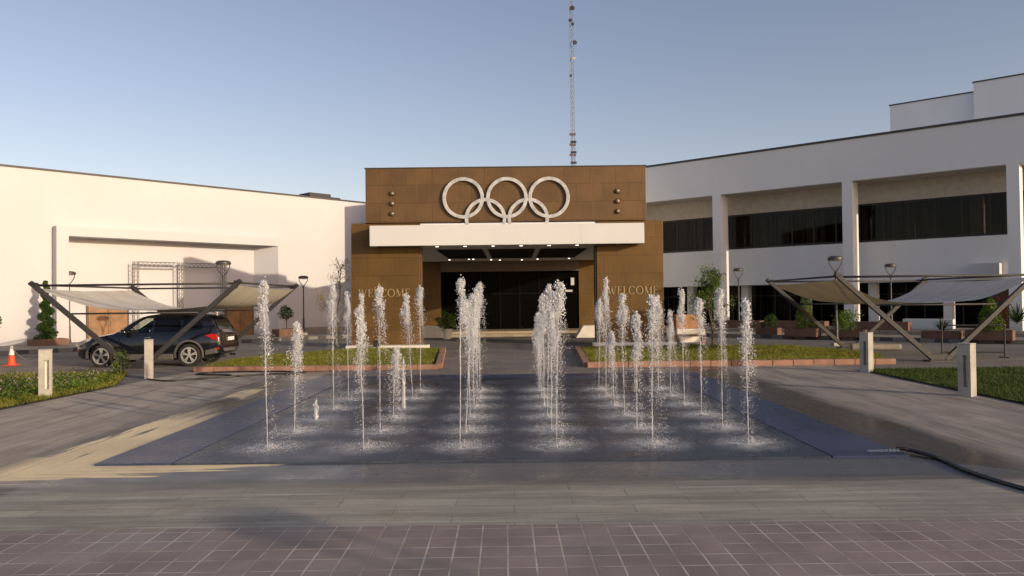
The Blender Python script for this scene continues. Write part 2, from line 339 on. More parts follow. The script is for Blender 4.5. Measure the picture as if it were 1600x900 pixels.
M = dict(
    plaster=m_plaster('white_plaster', (0.555, 0.555, 0.58)), fascia=m_plaster('canopy_plaster', (0.62, 0.645, 0.66)),
    plaster_shade=m_plaster('grey_white_plaster', (0.69, 0.72, 0.75)),
    soffit=m_plain('soffit_white', (0.62, 0.60, 0.56), 0.8),
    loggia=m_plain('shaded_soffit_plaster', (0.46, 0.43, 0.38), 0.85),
    lintel=m_plain('brown_lintel', (0.12, 0.10, 0.08), 0.7),
    bronze=m_bronze('bronze_cladding'),
    bronze_gold=m_bronze('golden_cladding', (0.128, 0.073, 0.021)),
    coping=m_plain('roof_coping', (0.05, 0.05, 0.052), 0.6),
    asphalt=m_asphalt(), pavers=m_pavers(),
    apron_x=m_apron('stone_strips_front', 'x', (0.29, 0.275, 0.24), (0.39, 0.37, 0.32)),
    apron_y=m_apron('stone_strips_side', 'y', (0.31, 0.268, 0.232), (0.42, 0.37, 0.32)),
    slate=m_slate('wet_slate'), slate_border=m_slate('slate_border', True),
    walk=m_tiles('walk_tiles', (0.17, 0.15, 0.135), (0.24, 0.21, 0.19), 0.4, 0.4, (0.5, 0.48, 0.45)),
    terrace=m_tiles('terrace_tiles', (0.22, 0.205, 0.18), (0.30, 0.275, 0.24), 0.5, 0.5, (0.55, 0.5, 0.45)),
    entry=m_tiles('entry_stone', (0.34, 0.28, 0.20), (0.44, 0.37, 0.27), 0.8, 0.6, (0.5, 0.45, 0.4), 0.4),
    kerbpaint=m_kerb_paint(),
    terracotta=m_plain('terracotta', (0.145, 0.082, 0.058), 0.85, var=0.25, scale=2.0, bstr=0.3),
    terracotta_lit=m_plain('sunlit_terracotta', (0.32, 0.16, 0.07), 0.8, var=0.2),  # lighter copy of the terracotta, sunlight put into its colour
    kerbstone=m_plain('red_kerbstone', (0.27, 0.15, 0.105), 0.85, var=0.3, scale=1.6, bstr=0.3),
    concrete=m_plain('concrete', (0.37, 0.355, 0.32), 0.9, var=0.2, scale=2.5, bstr=0.35),
    steel=m_plain('grey_painted_steel', (0.034, 0.034, 0.035), 0.6, metal=0.0, var=0.15),
    darksteel=m_plain('dark_steel', (0.03, 0.03, 0.032), 0.5, metal=0.2),
    lampmetal=m_plain('lamp_metal', (0.06, 0.06, 0.06), 0.5, metal=0.3),
    lampglass=m_plain('lamp_glass', (0.45, 0.44, 0.40), 0.3),
    galv=m_plain('galvanised_truss', (0.16, 0.15, 0.135), 0.5, metal=0.5),
    fabric=m_fabric(),
    winframe=m_plain('bronze_window_frame', (0.022, 0.018, 0.016), 0.45, metal=0.3),
    glass=m_glass_dark('tinted_glass', (0.55, 0.52, 0.47), 0.9, 0.04, 0.3),
    doorglass=m_glass_dark('smoked_glass', (0.12, 0.10, 0.09), 0.2, 0.08, 0.10),
    lobbyglass=m_glass_dark('lobby_glass', (0.05, 0.045, 0.04), 0.1, 0.1, 0.03),
    lobbyframe=m_plain('lobby_frame', (0.0045, 0.004, 0.0035), 0.7, spec=0.1),
    curtain=m_plain('brown_curtain', (0.20, 0.16, 0.125), 0.9, var=0.2),
    curtain_light=m_plain('grey_curtain', (0.38, 0.34, 0.29), 0.9, var=0.2),
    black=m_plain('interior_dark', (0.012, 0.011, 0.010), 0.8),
    wood=m_plain('door_wood', (0.23, 0.115, 0.045), 0.55, var=0.3, scale=2.0),
    darkwood=m_plain('dark_wood', (0.07, 0.032, 0.016), 0.5, var=0.25),
    brass=m_plain('brass', (0.26, 0.20, 0.12), 0.45, metal=0.5),
    letter=m_plain('pale_brass_letter', (0.36, 0.28, 0.14), 0.45, metal=0.3),
    ringwhite=m_plain('weathered_white_ring', (0.44, 0.455, 0.47), 0.6, var=0.3, scale=3.5),
    whitestone=m_plain('white_stone', (0.72, 0.68, 0.60), 0.7, var=0.1, bstr=0.15),
    lawn=m_soil('lawn_ground', (0.05, 0.065, 0.015), (0.15, 0.16, 0.04)),
    grass=m_foliage('grass_blades', (0.10, 0.125, 0.018), (0.34, 0.33, 0.06), 0.45),
    grass_dark=m_foliage('shaded_grass', (0.03, 0.055, 0.012), (0.09, 0.13, 0.025), 0.35),  # darker copy of the grass, shade put into its colour
    leaf=m_foliage('leaf_green', (0.02, 0.05, 0.012), (0.07, 0.13, 0.03)),
    leaf_bright=m_foliage('leaf_bright', (0.05, 0.10, 0.015), (0.15, 0.22, 0.04)),
    leaf_dry=m_foliage('leaf_dry', (0.16, 0.13, 0.05), (0.30, 0.25, 0.10)),
    leaf_red=m_foliage('leaf_red', (0.05, 0.012, 0.012), (0.12, 0.03, 0.026)),
    petal=m_foliage('petal_pink', (0.32, 0.18, 0.22), (0.52, 0.36, 0.40)),
    dry_twig=m_plain('dry_twig', (0.30, 0.22, 0.11), 0.9, var=0.3),
    bark=m_plain('bark', (0.12, 0.09, 0.06), 0.9, var=0.3, bstr=0.5),
    stream=m_water('water_stream', 0.55, 0.80), froth=m_water('water_froth', 0.24, 0.94), film=m_foamfilm(),
    paint=m_carpaint(),
    tyre=m_plain('tyre_rubber', (0.018, 0.017, 0.016), 0.85, var=0.3),
    alloy=m_plain('alloy_rim', (0.42, 0.42, 0.42), 0.3, metal=0.35),
    cladding=m_plain('grey_plastic_cladding', (0.085, 0.08, 0.072), 0.65),
    carglass=m_glass_dark('car_side_glass', (0.03, 0.03, 0.03), 0.3, 0.02),
    carglass_clear=m_glass_dark('car_front_glass', (0.72, 0.76, 0.70), 0.97, 0.02),
    tail=m_plain('tail_lamp_red', (0.42, 0.012, 0.010), 0.15, coat=0.8),
    headlamp=m_plain('head_lamp', (0.55, 0.56, 0.56), 0.12, metal=0.3, coat=1.0),
    plate=m_plain('number_plate_white', (0.7, 0.7, 0.68), 0.5),
    chrome=m_plain('chrome', (0.7, 0.7, 0.7), 0.12, metal=1.0),
    orange=m_plain('cone_orange', (0.62, 0.075, 0.022), 0.6), white=m_plain('cone_white', (0.75, 0.74, 0.72), 0.6),
    hose=m_plain('black_rubber', (0.012, 0.012, 0.013), 0.4),
    plastic=m_plain('clear_plastic', (0.16, 0.18, 0.21), 0.35),
    rope=m_plain('pale_rope', (0.45, 0.36, 0.33), 0.8),
    bulb=m_emit('lit_downlight', (1.0, 0.88, 0.70), 5.0),
    mastwhite=m_plain('mast_paint', (0.17, 0.20, 0.25), 0.6), mastred=m_plain('mast_red', (0.12, 0.085, 0.075), 0.6),
)

# ------------------------------------------------------------------ mesh helpers
class MB:
    def __init__(s): s.v = []; s.f = []; s.mi = []
    def add(s, vs, fs, mi=0):
        o = len(s.v); s.v += [tuple(v) for v in vs]; s.f += [tuple(i + o for i in f) for f in fs]; s.mi += [mi] * len(fs); return s
    def box(s, x0, x1, y0, y1, z0, z1, mi=0, skip=''):
        if x0 > x1: x0, x1 = x1, x0
        if y0 > y1: y0, y1 = y1, y0
        vs = [(x0, y0, z0), (x1, y0, z0), (x1, y1, z0), (x0, y1, z0), (x0, y0, z1), (x1, y0, z1), (x1, y1, z1), (x0, y1, z1)]
        fs = [(0, 3, 2, 1), (4, 5, 6, 7), (0, 1, 5, 4), (1, 2, 6, 5), (2, 3, 7, 6), (3, 0, 4, 7)]
        return s.add(vs, fs, mi)
    def bar(s, a, b, w, h=None, mi=0):
        a, b = Vector(a), Vector(b); d = (b - a).normalized(); h = h or w
        up = Vector((0, 0, 1)) if abs(d.z) < 0.95 else Vector((0, 1, 0))
        sx = d.cross(up).normalized() * w / 2; sy = sx.cross(d).normalized() * h / 2
        vs = [p + q for p in (a, b) for q in (-sx - sy, sx - sy, sx + sy, -sx + sy)]
        return s.add(vs, [(0, 3, 2, 1), (4, 5, 6, 7), (0, 1, 5, 4), (1, 2, 6, 5), (2, 3, 7, 6), (3, 0, 4, 7)], mi)
    def tube(s, pts, r, n=8, mi=0, cap=True):
        pts = [Vector(p) for p in pts]; k = len(pts)
        rs = r if isinstance(r, (list, tuple)) else [r] * k
        vs = []; prev = None
        for i, p in enumerate(pts):
            d = (pts[min(i + 1, k - 1)] - pts[max(i - 1, 0)]).normalized()
            if prev is None:
                up = Vector((0, 0, 1)) if abs(d.z) < 0.9 else Vector((0, 1, 0)); sx = d.cross(up).normalized()
            else: sx = (prev - d * prev.dot(d)).normalized()
            prev = sx; sy = d.cross(sx)
            for j in range(n):
                a = 2 * PI * j / n; vs.append(p + (sx * math.cos(a) + sy * math.sin(a)) * rs[i])
        fs = [(i * n + j, i * n + (j + 1) % n, (i + 1) * n + (j + 1) % n, (i + 1) * n + j) for i in range(k - 1) for j in range(n)]
        if cap: fs += [tuple(range(n))[::-1], tuple((k - 1) * n + j for j in range(n))]
        return s.add(vs, fs, mi)
    def lathe(s, prof, n=20, c=(0, 0, 0), axis='z', mi=0, cap=True):
        if not cap: prof = list(prof) + [prof[0]]
        vs = []
        for (r, z) in prof:
            for j in range(n):
                a = 2 * PI * j / n
                if axis == 'z': vs.append((c[0] + r * math.cos(a), c[1] + r * math.sin(a), c[2] + z))
                else: vs.append((c[0] + r * math.cos(a), c[1] + z, c[2] + r * math.sin(a)))
        k = len(prof)
        fs = [(i * n + j, i * n + (j + 1) % n, (i + 1) * n + (j + 1) % n, (i + 1) * n + j) for i in range(k - 1) for j in range(n)]
        if cap: fs += [tuple(range(n))[::-1], tuple((k - 1) * n + j for j in range(n))]
        return s.add(vs, fs, mi)
    def prism(s, poly, lo, hi, axis='y', mi=0):
        def P(u, v, t): return (u, t, v) if axis == 'y' else ((u, v, t) if axis == 'z' else (t, u, v))
        n = len(poly)
        vs = [P(u, v, lo) for u, v in poly] + [P(u, v, hi) for u, v in poly]
        fs = [tuple(range(n)), tuple(range(n, 2 * n))[::-1]] + [(i, n + i, n + (i + 1) % n, (i + 1) % n) for i in range(n)]
        return s.add(vs, fs, mi)
    def quad(s, a, b, c, d, mi=0): return s.add([a, b, c, d], [(0, 1, 2, 3)], mi)
    def build(s, name, mats, parent=None, smooth=False, bevel=0.0, loc=None):
        me = bpy.data.meshes.new(name); me.from_pydata(s.v, [], s.f)
        if not isinstance(mats, (list, tuple)): mats = [mats]
        for m in mats: me.materials.append(m)
        me.polygons.foreach_set('material_index', s.mi)
        bm = bmesh.new(); bm.from_mesh(me); bmesh.ops.recalc_face_normals(bm, faces=bm.faces); bm.to_mesh(me); bm.free()
        o = bpy.data.objects.new(name, me); COL.objects.link(o)
        if parent is not None: o.parent = parent
        if loc is not None: o.location = loc
        if smooth:
            me.polygons.foreach_set('use_smooth', [True] * len(me.polygons))
            if smooth == 'auto':
                me.set_sharp_from_angle(angle=R(35))
        if bevel:
            b = o.modifiers.new('bevel', 'BEVEL'); b.width = bevel; b.segments = 2; b.limit_method = 'ANGLE'; b.angle_limit = R(40)
        return o

def np_obj(name, verts, faces, mats, parent=None, smooth=False, mi=None):
    verts = np.asarray(verts, np.float32); faces = np.asarray(faces, np.int32); k = faces.shape[1]
    me = bpy.data.meshes.new(name)
    me.vertices.add(len(verts)); me.vertices.foreach_set('co', verts.ravel())
    me.loops.add(faces.size); me.loops.foreach_set('vertex_index', faces.ravel())
    me.polygons.add(len(faces)); me.polygons.foreach_set('loop_start', np.arange(0, faces.size, k, dtype=np.int32))
    if not isinstance(mats, (list, tuple)): mats = [mats]
    for m in mats: me.materials.append(m)
    if mi is not None: me.polygons.foreach_set('material_index', np.asarray(mi, np.int32))
    if smooth: me.polygons.foreach_set('use_smooth', np.ones(len(faces), bool))
    me.update(calc_edges=True); me.validate()
    o = bpy.data.objects.new(name, me); COL.objects.link(o)
    if parent is not None: o.parent = parent
    return o

def tag(o, label=None, cat=None, group=None, kind=None):
    if label: o['label'] = label
    if cat: o['category'] = cat
    if group: o['group'] = group
    if kind: o['kind'] = kind
    return o

def thing(name, label, cat, loc=(0, 0, 0), rz=0.0, group=None):
    o = bpy.data.objects.new(name, None); COL.objects.link(o)
    o.empty_display_size = 0.2
    o.location = loc; o.rotation_euler = (0, 0, rz)
    return tag(o, label, cat, group)

def dup(root, loc, rz=None, label=None, group=None, scale=None):
    r = root.copy(); COL.objects.link(r); r.location = loc
    if rz is not None: r.rotation_euler = (0, 0, rz)
    if label: r['label'] = label
    if group: r['group'] = group
    if scale: r.scale = scale
    for ch in list(root.children):
        c = ch.copy(); COL.objects.link(c); c.parent = r
        for g in list(ch.children):
            d = g.copy(); COL.objects.link(d); d.parent = c
    return r

def sheet(name, poly, z, mat, label=None):
    b = MB(); b.add([(x, y, z) for x, y in poly], [tuple(range(len(poly)))])
    o = b.build(name, mat)
    if o.data.polygons[0].normal.z < 0: o.data.flip_normals()
    return tag(o, label, kind='structure')

def slab(name, poly, z0, z1, mat):
    o = MB().prism(poly, z0, z1, 'z').build(name, mat); return tag(o, kind='structure')

# ------------------------------------------------------------------ ground, roads, paths
sheet('ground', [(-1500, -300), (1500, -300), (1500, 2500), (-1500, 2500)], 0.0, M['asphalt'])
sheet('brick_pavement', [(-40, -12), (40, -12), (40, 7.0), (-40, 6.72)], 0.012, M['pavers'])
PX0, PX1, PY0, PY1 = -5.2, 4.9, 9.55, 20.6     # fountain platform
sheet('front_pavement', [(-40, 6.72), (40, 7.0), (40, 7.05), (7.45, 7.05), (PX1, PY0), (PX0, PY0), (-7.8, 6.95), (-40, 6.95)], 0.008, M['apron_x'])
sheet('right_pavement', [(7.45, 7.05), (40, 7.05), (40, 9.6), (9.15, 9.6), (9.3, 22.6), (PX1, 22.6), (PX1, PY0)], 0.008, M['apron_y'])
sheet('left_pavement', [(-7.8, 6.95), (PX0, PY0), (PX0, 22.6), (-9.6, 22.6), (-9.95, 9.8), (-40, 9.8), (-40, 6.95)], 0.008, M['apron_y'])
sheet('rear_pavement', [(PX0, PY1), (PX1, PY1), (PX1, 22.6), (PX0, 22.6)], 0.008, M['walk'])
sheet('outer_pavement', [(-26, 22.6), (-9.6, 22.6), (-9.45, 22.85), (-9.4, 25.0), (-11, 28.5), (-26, 28.5)], 0.008, M['walk'])
sheet('side_pavement', [(9.3, 21.0), (24, 21.0), (24, 24.6), (14.6, 24.6), (11.3, 23.2), (9.3, 22.6)], 0.0085, M['walk'])
sheet('entrance_path', [(-2.15, 22.6), (2.1, 22.6), (2.5, 31.6), (-2.75, 31.6)], 0.010, M['walk'])

# ------------------------------------------------------------------ fountain platform
fp = thing('fountain_platform', 'dark slate fountain floor with smooth blue-grey side bands and wet surface', 'fountain', (0, 0, 0))
MB().box(PX0 + 0.97, PX1 - 0.97, PY0, PY1 - 0.85, -0.3, 0.030).build('paved_floor', M['slate'], fp)
for x0, x1 in ((PX0, PX0 + 0.95), (PX1 - 0.95, PX1)):
    MB().box(x0, x1, PY0, PY1, -0.3, 0.034).build('side_band', M['slate_border'], fp, bevel=0.008)
MB().box(PX0 + 0.952, PX1 - 0.952, PY1 - 0.83, PY1, -0.3, 0.034).build('rear_band', M['slate_border'], fp, bevel=0.008)
for x0 in (PX0 + 0.951, PX1 - 0.969): MB().box(x0, x0 + 0.018, PY0 + 0.004, PY1 - 0.851, -0.2, 0.012).build('channel', M['hose'], fp)

# ------------------------------------------------------------------ water jets
IV = np.array([(1, 0, 0), (-1, 0, 0), (0, 1, 0), (0, -1, 0), (0, 0, 1), (0, 0, -1)], float)
IF = np.array([(0, 2, 4), (2, 1, 4), (1, 3, 4), (3, 0, 4), (2, 0, 5), (1, 2, 5), (3, 1, 5), (0, 3, 5)])

def drops(pos, size, rng, stretch=1.0):
    pos = np.asarray(pos); n = len(pos)
    q = rng.normal(size=(n, 4)); q /= np.linalg.norm(q, axis=1, keepdims=True)
    w, x, y, z = q.T
    Rm = np.stack([1 - 2 * (y * y + z * z), 2 * (x * y - z * w), 2 * (x * z + y * w), 2 * (x * y + z * w), 1 - 2 * (x * x + z * z), 2 * (y * z - x * w), 2 * (x * z - y * w), 2 * (y * z + x * w), 1 - 2 * (x * x + y * y)], 1).reshape(n, 3, 3)
    sc = rng.uniform(0.55, 1.35, (n, 1, 3)) * np.asarray(size)[:, None, None]
    v = (IV[None] * sc) @ Rm
    v *= np.array([1, 1, stretch]); v += pos[:, None, :]
    f = IF[None] + (np.arange(n) * 6)[:, None, None]
    return v.reshape(-1, 3), f.reshape(-1, 3)

def water_jet(x, y, h, seed, label, style='tall'):
    rng = np.random.default_rng(seed)
    t = thing('water_jet', label, 'water jet', (x, y, 0.031), 0, 'rows of fountain water jets')
    ns = 40
    lean = rng.normal(0, 0.02, 2)
    top = h - (0.05 if style == 'short' else 0.22)
    pts, rs = [], []
    ph = rng.uniform(0, 6)
    for i in range(ns):
        f = i / (ns - 1); z = top * f
        pts.append((lean[0] * z + 0.006 * f * math.sin(9 * f + ph) + rng.normal(0, 0.0035) * f, lean[1] * z + rng.normal(0, 0.003) * f, z))
        rs.append((0.0065 + 0.004 * f) * (1 + rng.normal(0, 0.28)))
    if style == 'short': rs = [0.03 * (1 - f) ** 0.6 + 0.008 for f in np.linspace(0, 1, ns)]
    s = MB().tube(pts, [float(abs(r)) for r in rs], 7).build('stream', M['stream'], t, smooth=True)
    cx, cy = lean * h
    P, S = [], []
    if style == 'short':
        n = 90
        z = h * (1 - rng.power(1.5, n) * 0.9); r = rng.rayleigh(0.018, n)
        a = rng.uniform(0, 2 * PI, n)
        P += list(zip(r * np.cos(a), r * np.sin(a), z)); S += list(rng.uniform(0.006, 0.014, n))
        nstr = 3
    else:
        pl = rng.uniform(0.45, 1.0) * min(1.0, h / 1.9)       # length of the frothy head
        wd = rng.uniform(0.75, 1.55)
        n = int(1050 * pl * wd)
        d = rng.beta(1.0, 2.3, n) * pl * 2.1
        sig = wd * (0.016 + 0.060 * np.clip(d / pl, 0, 1.6) ** 0.8)
        a = rng.uniform(0, 2 * PI, n); r = np.abs(rng.normal(0, 1, n)); r = np.where(r > 1.7, 1.2, r) * sig
        side = 0.035 * np.sin(d * 7 + ph)
        P += list(zip(cx + r * np.cos(a) + side, cy + r * np.sin(a), h - 0.02 - d)); S += list(rng.uniform(0.003, 0.0125, n) * np.clip(1.25 - 0.55 * d / pl, 0.35, 2))
        nl = 3 + int(3 * wd)                                     # lumps in the head
        for _ in range(nl):
            n = 80; zc = h - rng.uniform(0.02, pl * 0.8); q = rng.normal(0, 1, (n, 3)) * (0.022, 0.022, 0.035)
            ox, oy = rng.normal(0, 0.022 * wd, 2)
            P += list(zip(cx + ox + q[:, 0], cy + oy + q[:, 1], zc + q[:, 2])); S += list(rng.uniform(0.004, 0.011, n))
        n = 110                                                  # rounded crest
        q = rng.normal(0, 1, (n, 3)) * (0.026, 0.026, 0.035)
        P += list(zip(cx + q[:, 0], cy + q[:, 1], h - 0.045 + q[:, 2])); S += list(rng.uniform(0.006, 0.015, n))
        nstr = int(rng.integers(9, 20))
    for k in range(nstr):                                       # strands of water tipping over and falling back
        a = rng.uniform(0, 2 * PI); vr = rng.uniform(0.05, 0.27); z0 = h - rng.uniform(0.0, 0.25 if style != 'short' else 0.1)
        fall = min(z0 - 0.05, 0.5 + rng.exponential(0.6)); T = math.sqrt(2 * fall / 9.8)
        n = int(26 + fall * 60)
        tt = np.sqrt(rng.uniform(0, 1, n)) * T
        drift = np.array([0.07, 0.0])
        jx = rng.normal(0, 1, (n, 3)) * (0.006 + 0.016 * tt / T)[:, None]
        px = cx + (math.cos(a) * vr + drift[0]) * tt + jx[:, 0]; py = cy + math.sin(a) * vr * tt + jx[:, 1]
        pz = z0 - 4.9 * tt ** 2 + jx[:, 2]
        P += list(zip(px, py, pz)); S += list(rng.uniform(0.0028, 0.0092, n) * (1.25 - 0.6 * tt / T))
    n = 60
    a = rng.uniform(0, 2 * PI, n); r = np.abs(rng.normal(0, 0.12, n)); z = rng.uniform(0.05, 1, n) * h
    P += list(zip(cx * z / h + r * np.cos(a) + 0.03, r * np.sin(a), z)); S += list(rng.uniform(0.0025, 0.005, n))
    P = np.array(P); S = np.array(S); ok = P[:, 2] > 0.02; P, S = P[ok], S[ok]
    v, f = drops(P, S, rng, 1.25)
    tag(np_obj('plume', v, f, M['froth'], t, smooth=True), kind='stuff')
    n = 1100 if style != 'short' else 70
    a = rng.uniform(0, 2 * PI, n); r = np.abs(rng.normal(0, 0.26, n)); z = rng.exponential(0.045, n) * np.clip(1.2 - r, 0.2, 1)
    v, f = drops(np.stack([r * np.cos(a) + 0.06, r * np.sin(a), z + 0.004], 1), rng.uniform(0.0016, 0.0048, n), rng)
    tag(np_obj('splash', v, f, M['froth'], t, smooth=True), kind='stuff')
    k = 28                                                      # thin sheet of foam spreading on the slate
    b = MB(); vs = [(0.02, 0, 0.006)]
    for i in range(k):
        a = 2 * PI * i / k; rr = 0.72 * rng.uniform(0.85, 1.05); vs.append((rr * math.cos(a), rr * math.sin(a), 0.005))
    b.add(vs, [(0, 1 + i, 1 + (i + 1) % k) for i in range(k)])
    b.build('foam_sheet', M['film'], t)
    MB().lathe([(0.02, -0.03), (0.035, -0.03), (0.035, 0.012), (0.02, 0.018), (0.012, 0.02)], 12).build('nozzle', M['chrome'], t, smooth='auto')
    return t

ORD = ['first', 'second', 'third', 'fourth', 'fifth', 'sixth']
ROWN = ['front', 'second', 'third', 'fourth', 'fifth', 'rearmost']
TOPS = [[440, 480, 437, 441, 463, 469], [505, 450, 462, 482, 490, 456], [622, 545, 469, 446, 462, 469], [444, 556, 478, 462, 520, 453], [459, 461, 452, 490, 437, 487], [461, 450, 443, 496, 469, 463]]
HORI = lambda u: 470 - 0.011 * (u - 800)
for r_ in range(6):
    d = 10.43 + 1.285 * r_
    for c_ in range(6):
        x = -3.33 + 1.302 * c_
        u = 800 + 1200 * x / d
        h = 2.0 + (HORI(u) - TOPS[r_][c_]) / 1200 * d - 0.031
        st = 'short' if h < 1.0 else 'tall'
        size = 'short conical' if st == 'short' else ('tall frothing' if h > 1.95 else 'medium height')
        lab = f'{size} water jet, {ORD[c_]} from the left in the {ROWN[r_]} row of the fountain'
        water_jet(x, d, max(h, 0.28), 100 + r_ * 6 + c_, lab, st)

# ------------------------------------------------------------------ lawns, kerbs, grass, flowers
LAWN_L = [(-9.3, 22.9), (-2.4, 22.9), (-2.95, 31.0), (-6.4, 31.6), (-8.6, 28.6), (-9.6, 26.0)]
LAWN_R = [(2.35, 22.9), (11.1, 22.9), (12.3, 26.0), (11.0, 30.4), (7.0, 31.4), (2.75, 31.0)]
GREEN_L = [(-30, 10.0), (-10.1, 10.0), (-9.75, 18.9), (-11.2, 22.4), (-30, 22.4)]
GREEN_R = [(9.3, 9.8), (34, 9.8), (34, 20.9), (9.45, 20.9)]
for nm, poly in (('left_lawn', LAWN_L), ('right_lawn', LAWN_R)): sheet(nm, poly, 0.09, M['lawn'])
for nm, poly in (('left_verge', GREEN_L), ('right_verge', GREEN_R)): sheet(nm, poly, 0.03, M['lawn'])

def kerb(name, pts, w, h, mat):
    b = MB()
    for p, q in zip(pts[:-1], pts[1:]):
        n = max(1, int(math.dist(p, q) / 0.6)); 
        for i in range(n):
            a = [p[k] + (q[k] - p[k]) * (i / n) for k in (0, 1)]; c = [p[k] + (q[k] - p[k]) * ((i + 1) / n - 0.002) for k in (0, 1)]
            hh = h + random.uniform(-0.006, 0.006)
            b.bar((a[0], a[1], hh / 2), (c[0], c[1], hh / 2), w, hh)
    return tag(b.build(name, mat, bevel=0.005), kind='structure')
kerb('left_lawn_kerb', [(-9.4, 22.75), (-2.2, 22.75)], 0.2, 0.15, M['kerbstone'])
kerb('left_path_kerb', [(-2.2, 22.9), (-2.8, 31.1)], 0.2, 0.16, M['kerbstone'])
kerb('right_lawn_kerb', [(2.2, 22.75), (11.3, 22.75)], 0.2, 0.17, M['kerbstone'])
kerb('right_path_kerb', [(2.2, 22.9), (2.6, 31.1)], 0.2, 0.16, M['kerbstone'])

def inside(poly, P):
    x, y = P[:, 0], P[:, 1]; c = np.zeros(len(P), bool); n = len(poly)
    for i in range(n):
        x0, y0 = poly[i]; x1, y1 = poly[(i + 1) % n]
        c ^= ((y0 > y) != (y1 > y)) & (x < (x1 - x0) * (y - y0) / (y1 - y0 + 1e-12) + x0)
    return c

def scatter(poly, n, rng, box=None):
    a = np.array(poly); lo, hi = a.min(0), a.max(0)
    if box: lo = np.maximum(lo, box[0]); hi = np.minimum(hi, box[1])
    P = rng.uniform(lo, hi, (n, 2)); return P[inside(poly, P)]

def blades(P, z, hmin, hmax, w, rng):
    n = len(P); a = rng.uniform(0, 2 * PI, n); h = rng.uniform(hmin, hmax, n); ln = rng.normal(0, 0.4, (n, 2)) * h[:, None]
    dx = np.stack([np.cos(a), np.sin(a)], 1) * w
    base = np.concatenate([P, np.full((n, 1), z)], 1)
    v = np.empty((n, 3, 3)); v[:, 0] = base; v[:, 0, :2] -= dx; v[:, 1] = base; v[:, 1, :2] += dx
    v[:, 2] = base; v[:, 2, :2] += ln; v[:, 2, 2] += h
    return v.reshape(-1, 3), np.arange(n * 3).reshape(-1, 3)

def grass(name, poly, z, n, hmin, hmax, w, mat, label, box=None):
    P = scatter(poly, n, RNG, box)
    # patchy growth: drop blades where a low-frequency pattern is thin
    keep = (np.sin(P[:, 0] * 1.9 + np.sin(P[:, 1] * 1.3) * 2) + np.sin(P[:, 1] * 2.6 + P[:, 0]) + RNG.normal(0, 0.9, len(P))) > -1.4
    v, f = blades(P[keep], z, hmin, hmax, w, RNG)
    return tag(np_obj(name, v, f, mat), label, 'grass', kind='stuff')
grass('lawn_grass', LAWN_L, 0.09, 42000, 0.03, 0.10, 0.014, M['grass'], 'sunlit yellow-green grass on the lawn left of the entrance path')
grass('lawn_grass', LAWN_R, 0.09, 52000, 0.03, 0.10, 0.014, M['grass'], 'sunlit yellow-green grass on the lawn right of the entrance path')
grass('verge_grass', GREEN_L, 0.03, 60000, 0.03, 0.11, 0.010, M['grass'], 'green grass on the verge beside the near left bollard', ((-17, 10), (-9, 22.5)))
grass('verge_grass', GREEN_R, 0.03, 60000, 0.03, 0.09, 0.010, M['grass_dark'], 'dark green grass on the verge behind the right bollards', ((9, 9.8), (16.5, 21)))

def leafquads(C, size, rng, up=0.3):
    C = np.asarray(C); n = len(C); s = np.asarray(size) if np.ndim(size) else np.full(n, size)
    u = rng.normal(size=(n, 3)); u /= np.linalg.norm(u, axis=1, keepdims=True)
    w = rng.normal(size=(n, 3)); w[:, 2] += up; w = np.cross(u, w); w /= np.linalg.norm(w, axis=1, keepdims=True) + 1e-9
    a, b_ = u * s[:, None], w * s[:, None] * 0.55
    v = np.stack([C - a, C + b_, C + a, C - b_], 1)
    return v.reshape(-1, 3), np.arange(n * 4).reshape(-1, 4)

FB = [(-15.4, 15.6), (-10.35, 15.6), (-9.95, 18.6), (-10.7, 20.8), (-12.6, 20.2), (-15.4, 18.2)]
P = scatter(FB, 1500, RNG)
C = []
for p in P:
    k = RNG.integers(5, 10); hh = RNG.uniform(0.08, 0.34)
    C.append(np.stack([p[0] + RNG.normal(0, 0.06, k), p[1] + RNG.normal(0, 0.06, k), 0.03 + RNG.uniform(0.1, 1, k) * hh], 1))
C = np.concatenate(C)
v, f = leafquads(C, RNG.uniform(0.02, 0.045, len(C)), RNG)
Pf = scatter(FB, 1000, RNG); Cf = np.stack([Pf[:, 0], Pf[:, 1], 0.03 + RNG.uniform(0.16, 0.36, len(Pf))], 1)
v2, f2 = leafquads(Cf, RNG.uniform(0.018, 0.034, len(Cf)), RNG, 2.0)
o = np_obj('flower_bed', np.concatenate([v, v2]), np.concatenate([f, f2 + len(v)]), [M['leaf_bright'], M['petal']], mi=[0] * len(f) + [1] * len(f2))
tag(o, 'low bed of small pink flowers and leaves between the two left bollards', 'flowers', kind='stuff')
P = scatter([(-19, 12), (-10.3, 12), (-10.2, 15.4), (-15, 17.8), (-19, 17.8)], 900, RNG)
C = np.concatenate([np.stack([p[0] + RNG.normal(0, 0.05, 6), p[1] + RNG.normal(0, 0.05, 6), 0.03 + RNG.uniform(0.05, 0.35, 6)], 1) for p in P])
v, f = leafquads(C, RNG.uniform(0.025, 0.05, len(C)), RNG)
tag(np_obj('ground_cover', v, f, M['leaf']), 'leafy ground cover at the foot of the near left bollard', 'plants', kind='stuff')

